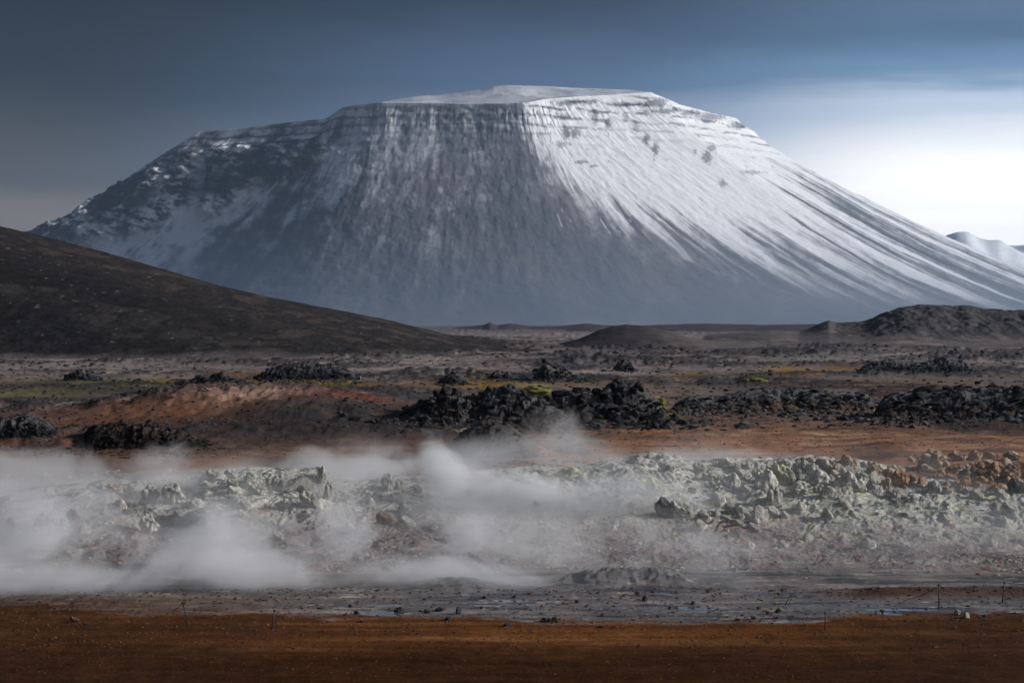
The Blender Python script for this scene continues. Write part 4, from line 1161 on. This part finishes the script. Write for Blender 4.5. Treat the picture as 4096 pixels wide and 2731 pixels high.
outcrop('long dark lava ledge running out of the photo at right', [(868, 404), (890, 394), (915, 392), (945, 390), (965, 386), (990, 388), (1024, 385), (1060, 384), (1110, 398)], 418, 16, 'lava', 0, rocks=22, seed=4, light=(0.12, 0.115, 0.12), dark=(0.02, 0.02, 0.022), low=(0.085, 0.06, 0.05), ledge=True, jag=0.6)
outcrop('low ragged black lava at right before the distant grey hill', [(855, 368), (875, 359), (890, 357), (905, 360), (925, 358), (945, 356), (962, 359), (975, 366)], 370, 24, 'lava', 0, rocks=10, seed=5, light=(0.10, 0.10, 0.105))
outcrop('small rounded lava knob left of the marker pole', [(612, 370), (618, 362), (624, 360), (632, 362), (636, 370)], 371, 8, 'lava', 0, rocks=5, seed=6)
outcrop('grey lava hummock with a dark knob on top', [(530, 378), (540, 366), (545, 361), (551, 366), (565, 369), (580, 374), (590, 379)], 379, 16, 'lava', 0, rocks=10, seed=7, light=(0.12, 0.12, 0.125))
outcrop('pair of black lava lumps left of the grey hummock', [(487, 377), (494, 371), (500, 371), (503, 375), (508, 371), (513, 377)], 378, 7, 'lava', 0, rocks=5, seed=8)
outcrop('jagged lava hump among rust red moss', [(434, 384), (445, 376), (455, 371), (462, 374), (470, 382)], 384, 9, 'lava', 0, rocks=8, seed=9)
outcrop('black lava lump above the green moss at left', [(62, 376), (74, 371), (82, 369), (92, 373), (102, 379)], 380, 9, 'lava', 0, rocks=8, seed=10)
outcrop('long low lava bank at the foot of the cinder hill', [(252, 376), (270, 369), (290, 363), (310, 363), (330, 366), (345, 369), (360, 377)], 379, 20, 'lava', 0, rocks=14, seed=11, light=(0.07, 0.07, 0.075))
outcrop('dark lava streak beside rusty moss at left', [(168, 380), (185, 375), (205, 374), (222, 371), (240, 376), (255, 380)], 382, 10, 'lava', 0, rocks=8, seed=12)
outcrop('steaming dark mud mound behind the white plume', [(448, 458), (460, 446), (475, 441), (488, 438), (500, 439), (515, 443), (528, 450), (545, 460)], 461, 9, 'lava', 0, jag=0.35, rocks=4, seed=13, light=(0.09, 0.08, 0.075), dark=(0.04, 0.036, 0.036))
outcrop('dark red scoria bank behind the boulder heap', [(852, 470), (866, 462), (880, 452), (895, 449), (910, 447), (925, 446), (935, 452), (945, 462)], 470, 7, 'lava', 0, rocks=12, seed=14, light=(0.085, 0.045, 0.04), dark=(0.03, 0.016, 0.016), group=None)
outcrop('dark rubble bank in the mist at left', [(80, 445), (95, 433), (115, 430), (135, 427), (155, 428), (170, 432), (190, 436), (215, 446)], 448, 10, 'lava', 0, rocks=18, seed=15, light=(0.06, 0.045, 0.038), dark=(0.02, 0.016, 0.015))
outcrop('black rubble bank in the mist at the left edge', [(-60, 436), (-20, 424), (10, 420), (30, 421), (45, 427), (62, 438)], 440, 10, 'lava', 0, rocks=12, seed=16)
outcrop('small dark rocks in the mist behind the plume', [(555, 452), (562, 444), (572, 442), (582, 446), (592, 453)], 454, 4, 'lava', 0, jag=.6, rocks=4, seed=17)

R_ = np.array([(a, b, -99 if c is None else c, d) for a, b, c, d, _, _ in RUB])
gz_ = ground_h(R_[:, 0], R_[:, 1])
R_[:, 2] = np.where(R_[:, 2] < -50, gz_, R_[:, 2])
nb = len(R_)
rs_ = np.random.RandomState(9)
bv_, bf_ = ICO0
Vr = bv_[None] * (1 + 0.4 * rs_.uniform(-1, 1, (nb, len(bv_), 1))) * (R_[:, 3, None, None] * np.stack([rs_.uniform(.8, 1.6, nb), rs_.uniform(.7, 1.2, nb), rs_.uniform(.5, 1.0, nb)], 1)[:, None, :]) + R_[:, None, :3]
cr_ = np.array([np.array(d) * 0.5 + (np.array(l_c) * rs_.rand()) * 0.9 for *_, d, l_c in RUB])[:, None, :] + np.zeros((nb, len(bv_), 1))
tag(add_mesh('lava_rubble', Vr.reshape(-1, 3), (bf_[None] + (np.arange(nb) * len(bv_))[:, None, None]).reshape(-1, 3), M_lava, cr_.reshape(-1, 3), smooth=False), kind='stuff')

# moss cushions
for (u_, v_, w_, h_, lb) in ((652, 410, 30, 15, 'bright yellow green moss cushion right of the tall black lava outcrop'), (532, 420, 36, 8, 'mustard yellow moss patch in front of the black lava outcrops'), (536, 396, 46, 10, 'pale yellow moss hummock between the two black lava outcrops'),
                             (755, 382, 26, 5, 'vivid green moss patch on the grey plain at right')):
    m_ = boulder(u_, v_, w_, h_, 'mossy', lb, name='moss_cushion', cat='moss', group='moss cushions', rz=0.0, deep=0.55)

# ------------------------------------------------------------------ stakes, ropes, marker poles
def solid(name, rgb, rough=0.7, metal=0.0):
    m = bpy.data.materials.new(name); m.use_nodes = True
    n, l = m.node_tree.nodes, m.node_tree.links
    b = n['Principled BSDF']
    t = N(n, 'ShaderNodeTexNoise', ins={'Scale': 12.0, 'Detail': 4.0})
    c = ramp(n, [(0.3, tuple(x * 0.6 for x in rgb)), (0.7, tuple(min(1, x * 1.3) for x in rgb))])
    l.new(t.outputs[0], c.inputs[0]); l.new(c.outputs[0], b.inputs['Base Color'])
    b.inputs['Roughness'].default_value = rough; b.inputs['Metallic'].default_value = metal
    return m


M_steel = solid('weathered_iron', (0.035, 0.035, 0.045), 0.6, 0.3)
M_rope = solid('rope_fibre', (0.10, 0.09, 0.09), 0.9)
M_rope2 = solid('pale_rope_fibre', (0.40, 0.33, 0.25), 0.9)
M_white = solid('faded_white_paint', (0.45, 0.45, 0.46), 0.6)


def tube(name, pts, r, mat, parent=None, seg=7, r1=None):
    pts = [Vector(p) for p in pts]
    V = []; Fq = []
    for i, p in enumerate(pts):
        d = (pts[min(i + 1, len(pts) - 1)] - pts[max(i - 1, 0)]).normalized()
        a = d.cross(Vector((0, 1, 0.01))).normalized(); b = d.cross(a).normalized()
        rad = r if r1 is None else r + (r1 - r) * i / (len(pts) - 1)
        for k in range(seg):
            t = 2 * math.pi * k / seg
            V.append(p + (a * math.cos(t) + b * math.sin(t)) * rad)
    for i in range(len(pts) - 1):
        for k in range(seg):
            k2 = (k + 1) % seg
            Fq.append((i * seg + k, i * seg + k2, (i + 1) * seg + k2, (i + 1) * seg + k))
    n = len(V); V.append(pts[0]); V.append(pts[-1])
    for k in range(seg):
        k2 = (k + 1) % seg
        Fq.append((n, k2, k, k)); Fq.append((n + 1, (len(pts) - 1) * seg + k, (len(pts) - 1) * seg + k2, (len(pts) - 1) * seg + k2))
    me = bpy.data.meshes.new(name)
    me.from_pydata([tuple(v) for v in V], [], [tuple(dict.fromkeys(f)) for f in Fq])
    for p in me.polygons: p.use_smooth = True
    me.materials.append(mat)
    o = bpy.data.objects.new(name, me); COL.objects.link(o)
    if parent is not None: o.parent = parent
    return o


def at(u, v, y):
    return Vector(((u - 512) / F * y, y, HC - (v - V0) * y / F))


def stake(ub, vb, ut, vt, label, rad=0.022, ring=True, group='rope stakes along the path'):
    x, y, z = hit(ub, vb)
    e = bpy.data.objects.new('stake', None); e.location = (x, y, z); COL.objects.link(e)
    tag(e, label, 'stake', group)
    top = at(ut, vt, y) - Vector((x, y, z))
    tube('shaft', [(0, 0, -0.12), tuple(top * 0.5), tuple(top)], rad, M_steel, e, r1=rad * 0.9)
    if ring:
        loop = [tuple(top * 0.96 + Vector((0.045 * math.cos(a), 0, 0.045 * math.sin(a) + 0.02))) for a in np.linspace(0, 2 * math.pi, 11)]
        tube('rope_eye', loop, 0.008, M_steel, e, seg=5)
    tube('cap', [tuple(top), tuple(top * 1.03)], rad * 1.5, M_steel, e)
    return Vector((x, y, z)) + top


s1 = stake(188, 622.4, 183, 602.8, 'leaning iron stake at left with a slack rope tied to it')
s2 = stake(271, 629, 274.7, 610, 'dark stake leaning right, second from the left')
s3 = stake(825, 629, 825.4, 612.2, 'straight stake at the near edge of the stream, right of middle')
s4 = stake(939, 606.7, 939, 584.3, 'tall thin stake on the brown bank at right, left of the rope fence pair')
s5 = stake(1002, 602, 1004.6, 582, 'tall thin stake near the right edge of the photo')
s6 = stake(783, 604.2, 795, 591.2, 'fallen stake leaning far to the right across the mud', ring=False, rad=0.014)
s7 = stake(787, 602.6, 797, 592.2, 'thin rod leaning beside the fallen stake', ring=False, rad=0.010)


def rope(a, b, sag, label, mat=None, r=0.011, n=18):
    a = Vector(a); b = Vector(b)
    pts = [a.lerp(b, t) - Vector((0, 0, sag * 4 * t * (1 - t))) for t in np.linspace(0, 1, n)]
    o = tube('rope', [tuple(p) for p in pts], r, mat or M_rope, seg=5)
    return tag(o, label, 'rope', 'ropes strung between stakes')


x_, y_, z_ = hit(166, 614)
rope(s1, (x_, y_, z_ + 0.01), 0.02, 'slack rope running down to the ground from the leaning stake at left', r=0.009)
rope(s4, s5, 0.36, 'sagging rope between the two tall stakes at right')
rope(s5, s5 + Vector((2.6, 0.6, 0.02)), 0.1, 'rope leaving the photo from the rightmost stake')
rope(s4, Vector(hit(905, 600)) + Vector((0, 0, 0.02)), 0.08, 'rope running left and down from the tall thin stake')
ra, rb = at(888, 465.4, 100.5), at(1006, 441.5, 92)
s8 = bpy.data.objects.new('stake', None)
mid_r = [(888, 465.4, 100.5), (930, 462, 98.5), (954, 457.8, 97), (975, 452.2, 95), (1006, 441.8, 92)]
o_ = tube('rope', [tuple(at(*p)) for p in mid_r] + [tuple(at(1075, 420, 88))], 0.014, M_rope2, seg=5)
tag(o_, 'long pale rope rising to the right over the tan rocks', 'rope', 'ropes strung between stakes')
bpy.data.objects.remove(s8)
xx, yy, zz = at(1075, 420, 88)
gz = float(all_h(np.array([xx]), np.array([yy]))[0])
e = bpy.data.objects.new('stake', None); e.location = (xx, yy, gz); COL.objects.link(e)
tag(e, 'stake outside the right edge that holds the long pale rope', 'stake', 'rope stakes along the path')
tube('shaft', [(0, 0, -0.2), (0, 0, zz - gz)], 0.03, M_steel, e)
for (u_, v_, vt_, lb) in ((360.5, 380.5, 374.5, 'pale marker pole on the dark plain left of middle'), (566.5, 374, 369.5, 'pale marker pole by the grey lava hummock'), (629, 377, 370.5, 'pale marker pole under the rounded lava knob')):
    x, y, z = hit(u_, v_)
    e = bpy.data.objects.new('marker_pole', None); e.location = (x, y, z); COL.objects.link(e)
    tag(e, lb, 'marker pole', 'pale marker poles on the plain')
    H_ = (v_ - vt_) * y / F
    tube('shaft', [(0, 0, -0.1), (0.02, 0, H_ * 0.8)], 0.07, M_white, e)
    tube('cap', [(0.02, 0, H_ * 0.8), (0.025, 0, H_)], 0.08, M_steel, e)

# ------------------------------------------------------------------ air and steam
hz_m = bpy.data.materials.new('haze_air'); hz_m.use_nodes = True
n, l = hz_m.node_tree.nodes, hz_m.node_tree.links
n.clear()
o_ = n.new('ShaderNodeOutputMaterial')
pv = N(n, 'ShaderNodeVolumePrincipled', ins={'Color': (0.55, 0.75, 1.0, 1), 'Density': 3.3e-5, 'Anisotropy': 0.55})
l.new(pv.outputs[0], o_.inputs['Volume'])
bx_ = (-15600, 15600, -1900, 19400, -9, 1150)
V = [(bx_[i], bx_[2 + j], bx_[4 + k]) for i in (0, 1) for j in (0, 1) for k in (0, 1)]
hzo = add_mesh('haze', V, [(0, 1, 3, 2), (4, 6, 7, 5), (0, 4, 5, 1), (2, 3, 7, 6), (0, 2, 6, 4), (1, 5, 7, 3)], hz_m, smooth=False)
tag(hzo, kind='stuff')
hz_m.cycles.homogeneous_volume = True


def steam_mat(name, dens, scale, thr, stretch):
    m = bpy.data.materials.new(name); m.use_nodes = True
    n, l = m.node_tree.nodes, m.node_tree.links
    n.clear()
    out = n.new('ShaderNodeOutputMaterial')
    pv = N(n, 'ShaderNodeVolumePrincipled', ins={'Color': (0.97, 0.975, 0.99, 1), 'Anisotropy': 0.0})
    l.new(pv.outputs[0], out.inputs['Volume'])
    tcn = n.new('ShaderNodeTexCoord')
    ln_ = N(n, 'ShaderNodeVectorMath', operation='LENGTH'); l.new(tcn.outputs['Object'], ln_.inputs[0])
    fall = N(n, 'ShaderNodeMapRange', interpolation_type='SMOOTHSTEP', ins={'From Min': 1.0, 'From Max': 0.25, 'To Min': 0.0, 'To Max': 1.0})
    l.new(ln_.outputs['Value'], fall.inputs[0])
    geo = n.new('ShaderNodeNewGeometry')
    mpn = N(n, 'ShaderNodeMapping', ins={'Scale': stretch})
    l.new(geo.outputs['Position'], mpn.inputs[0])
    t = N(n, 'ShaderNodeTexNoise', ins={'Scale': scale, 'Detail': 6.0, 'Roughness': 0.64, 'Distortion': 1.2})
    l.new(mpn.outputs[0], t.inputs['Vector'])
    # falloff eats into the noise so the edge is torn, not round
    ad = N(n, 'ShaderNodeMath', operation='MULTIPLY_ADD'); l.new(fall.outputs[0], ad.inputs[0]); ad.inputs[1].default_value = 0.62
    l.new(t.outputs[0], ad.inputs[2])
    mr = N(n, 'ShaderNodeMapRange', interpolation_type='SMOOTHSTEP', ins={'From Min': thr, 'From Max': thr + 0.36, 'To Min': 0.0, 'To Max': dens})
    l.new(ad.outputs[0], mr.inputs[0])
    mu = N(n, 'ShaderNodeMath', operation='MULTIPLY'); l.new(mr.outputs[0], mu.inputs[0]); l.new(fall.outputs[0], mu.inputs[1])
    l.new(mu.outputs[0], pv.inputs['Density'])
    return m


def valley_mist():
    m = bpy.data.materials.new('valley_mist'); m.use_nodes = True
    n, l = m.node_tree.nodes, m.node_tree.links
    n.clear()
    out = n.new('ShaderNodeOutputMaterial')
    pv = N(n, 'ShaderNodeVolumePrincipled', ins={'Color': (0.52, 0.73, 1.0, 1), 'Anisotropy': 0.5})
    l.new(pv.outputs[0], out.inputs['Volume'])
    geo = n.new('ShaderNodeNewGeometry'); sp = n.new('ShaderNodeSeparateXYZ'); l.new(geo.outputs['Position'], sp.inputs[0])
    q = N(n, 'ShaderNodeMapRange', interpolation_type='SMOOTHSTEP', ins={'From Min': 330.0, 'From Max': -80.0, 'To Min': 0.0, 'To Max': 1.5e-4})
    l.new(sp.outputs[2], q.inputs[0]); l.new(q.outputs[0], pv.inputs['Density'])
    V = [(X, Y, Z) for X in (-9000, 9000) for Y in (3600, 6300) for Z in (-2, 330)]
    o = add_mesh('mist', V, [(0, 1, 3, 2), (4, 6, 7, 5), (0, 4, 5, 1), (2, 3, 7, 6), (0, 2, 6, 4), (1, 5, 7, 3)], m, smooth=False)
    m.cycles.volume_step_rate = 0.5
    tag(o, kind='stuff')


valley_mist()
SM = ico(2)


def steam(label, u0, u1, vtop, vbot, y, depth, dens, scale=0.32, thr=0.66, rot=0.0, stretch=(0.8, 0.3, 1.5)):
    c = at((u0 + u1) / 2, (vtop + vbot) / 2, y)
    m = steam_mat('steam_vapour', dens, scale, thr, stretch)
    m.cycles.volume_step_rate = 0.4
    o = add_mesh('steam', SM[0] * 1.03, SM[1], m)
    o.location = c
    o.scale = ((u1 - u0) / 2 * y / F, depth / 2, (vbot - vtop) / 2 * y / F)
    o.rotation_euler = (0, rot, 0)
    return tag(o, label, 'steam', 'steam drifting over the hot ground', 'stuff')


def veil():
    """ground-hugging vapour over the whole slope: density falls with height above the slope, torn by noise"""
    m = bpy.data.materials.new('steam_veil'); m.use_nodes = True
    n, l = m.node_tree.nodes, m.node_tree.links
    n.clear()
    out = n.new('ShaderNodeOutputMaterial')
    pv = N(n, 'ShaderNodeVolumePrincipled', ins={'Color': (0.97, 0.975, 0.99, 1), 'Anisotropy': 0.0})
    l.new(pv.outputs[0], out.inputs['Volume'])

    def M(op, a, b=None, c=None, clamp=False):
        q = n.new('ShaderNodeMath'); q.operation = op; q.use_clamp = clamp
        for i, v in enumerate((a, b, c)):
            if v is None: continue
            if isinstance(v, (int, float)): q.inputs[i].default_value = v
            else: l.new(v, q.inputs[i])
        return q.outputs[0]

    def SS(v, a, b, c=0.0, d=1.0):
        q = N(n, 'ShaderNodeMapRange', interpolation_type='SMOOTHSTEP', ins={'From Min': a, 'From Max': b, 'To Min': c, 'To Max': d})
        l.new(v, q.inputs[0]); return q.outputs[0]
    geo = n.new('ShaderNodeNewGeometry')
    sp = n.new('ShaderNodeSeparateXYZ'); l.new(geo.outputs['Position'], sp.inputs[0])
    x, y, z = sp.outputs
    slope = M('ADD', M('MULTIPLY', SS(y, 76.0, 86.0), 0.7), M('MULTIPLY', SS(y, 83.0, 98.0), 2.3))
    az = M('DIVIDE', x, y)                                         # the mound's left half is lower
    slope = M('MULTIPLY', slope, SS(az, -0.30, 0.02, 0.35, 1.0))
    hgt = M('SUBTRACT', z, slope)
    vert = SS(hgt, 2.2, -0.3)
    edge = M('MULTIPLY', SS(y, 69.5, 73.0), SS(y, 101.0, 94.0))
    amount = M('ADD', SS(x, 14.0, -8.0, 0.13, 1.0), 0.0)           # thick at left, thin at right
    mp1 = N(n, 'ShaderNodeMapping', ins={'Scale': (0.8, 0.28, 1.5), 'Rotation': (0, 0.35, 0)})
    l.new(geo.outputs['Position'], mp1.inputs[0])
    t1 = N(n, 'ShaderNodeTexNoise', ins={'Scale': 0.19, 'Detail': 7.0, 'Roughness': 0.66, 'Distortion': 1.1})
    l.new(mp1.outputs[0], t1.inputs['Vector'])
    d = SS(t1.outputs[0], 0.36, 0.70)
    d = M('MULTIPLY', M('MULTIPLY', d, vert), M('MULTIPLY', edge, amount))
    l.new(M('MULTIPLY', d, 0.44), pv.inputs['Density'])
    X0, X1, Y0, Y1, Z0, Z1 = -46, 46, 69.4, 101.2, -0.6, 6.0
    V = [(X, Y, Z) for X in (X0, X1) for Y in (Y0, Y1) for Z in (Z0, Z1)]
    o = add_mesh('steam', V, [(0, 1, 3, 2), (4, 6, 7, 5), (0, 4, 5, 1), (2, 3, 7, 6), (0, 2, 6, 4), (1, 5, 7, 3)], m, smooth=False)
    m.cycles.volume_step_rate = 0.16
    return tag(o, 'thin torn steam creeping over the whole pale slope', 'steam', 'steam drifting over the hot ground', 'stuff')


veil()
steam('dense white steam bank hugging the foot of the mound at left', -260, 300, 545, 612, 71, 6, 0.42, thr=0.74, rot=0.03)
steam('thicker billow in the middle of the steam bank', 90, 400, 525, 618, 72, 6, 0.42, scale=0.42, thr=0.78, rot=0.10)
steam('right end of the steam bank thinning over the wet mud', 270, 640, 545, 608, 72.5, 5, 0.42, scale=0.45, thr=0.76, rot=0.06)
steam('bluish steam drifting over the wet mud', 420, 800, 562, 612, 74, 5, 0.28, scale=0.5, thr=0.72)
steam('wisp rising at the left edge of the slope', -60, 120, 450, 600, 78, 4, 0.6, scale=0.5, thr=0.84, rot=-0.8)
steam('wisp rising below the rock step', 130, 290, 465, 600, 78, 4, 0.5, scale=0.5, thr=0.84, rot=-0.7)
steam('wisp rising between the slabs and the plume', 270, 420, 470, 600, 79, 4, 0.55, scale=0.5, thr=0.84, rot=-0.7)
steam('wisp rising from the middle of the slope', 400, 530, 490, 600, 80, 4, 0.6, scale=0.5, thr=0.84, rot=-0.8)
steam('white plume rising over the crest left of middle', 405, 490, 400, 545, 91, 5, 0.8, scale=0.6, thr=0.80, rot=-0.55)
steam('bright heart of the plume on the crest', 400, 620, 450, 550, 89, 5, 1.2, scale=0.5, thr=0.76, rot=0.15)
steam('steam spreading across the pale slope in the middle', 420, 800, 450, 550, 88, 6, 0.4, scale=0.5, thr=0.78)
steam('grey steam cloud drifting behind the left ridge', -260, 240, 420, 540, 108, 8, 0.30, scale=0.36, thr=0.76)
steam('grey wisp curling up behind the left ridge', 60, 240, 425, 520, 110, 5, 0.28, scale=0.45, thr=0.80, rot=-0.5)
steam('second grey wisp behind the crest cluster', 230, 380, 425, 515, 108, 5, 0.3, scale=0.45, thr=0.80, rot=-0.5)
steam('steam veil between the crest cluster and the plume', 230, 480, 435, 515, 104, 5, 0.40, scale=0.45, thr=0.78)
steam('thin steam behind the white crest', 500, 900, 436, 486, 108, 5, 0.28, scale=0.55, thr=0.76)
steam('faint steam over the lower slope at right', 540, 900, 500, 605, 80, 5, 0.16, scale=0.45, thr=0.76, rot=0.15)
steam('faint steam at the right end of the lower slope', 760, 1240, 480, 610, 80, 5, 0.12, scale=0.45, thr=0.74)
steam('faint steam column in front of the black lava', 490, 620, 380, 500, 112, 5, 0.25, scale=0.45, thr=0.80, rot=-0.3)
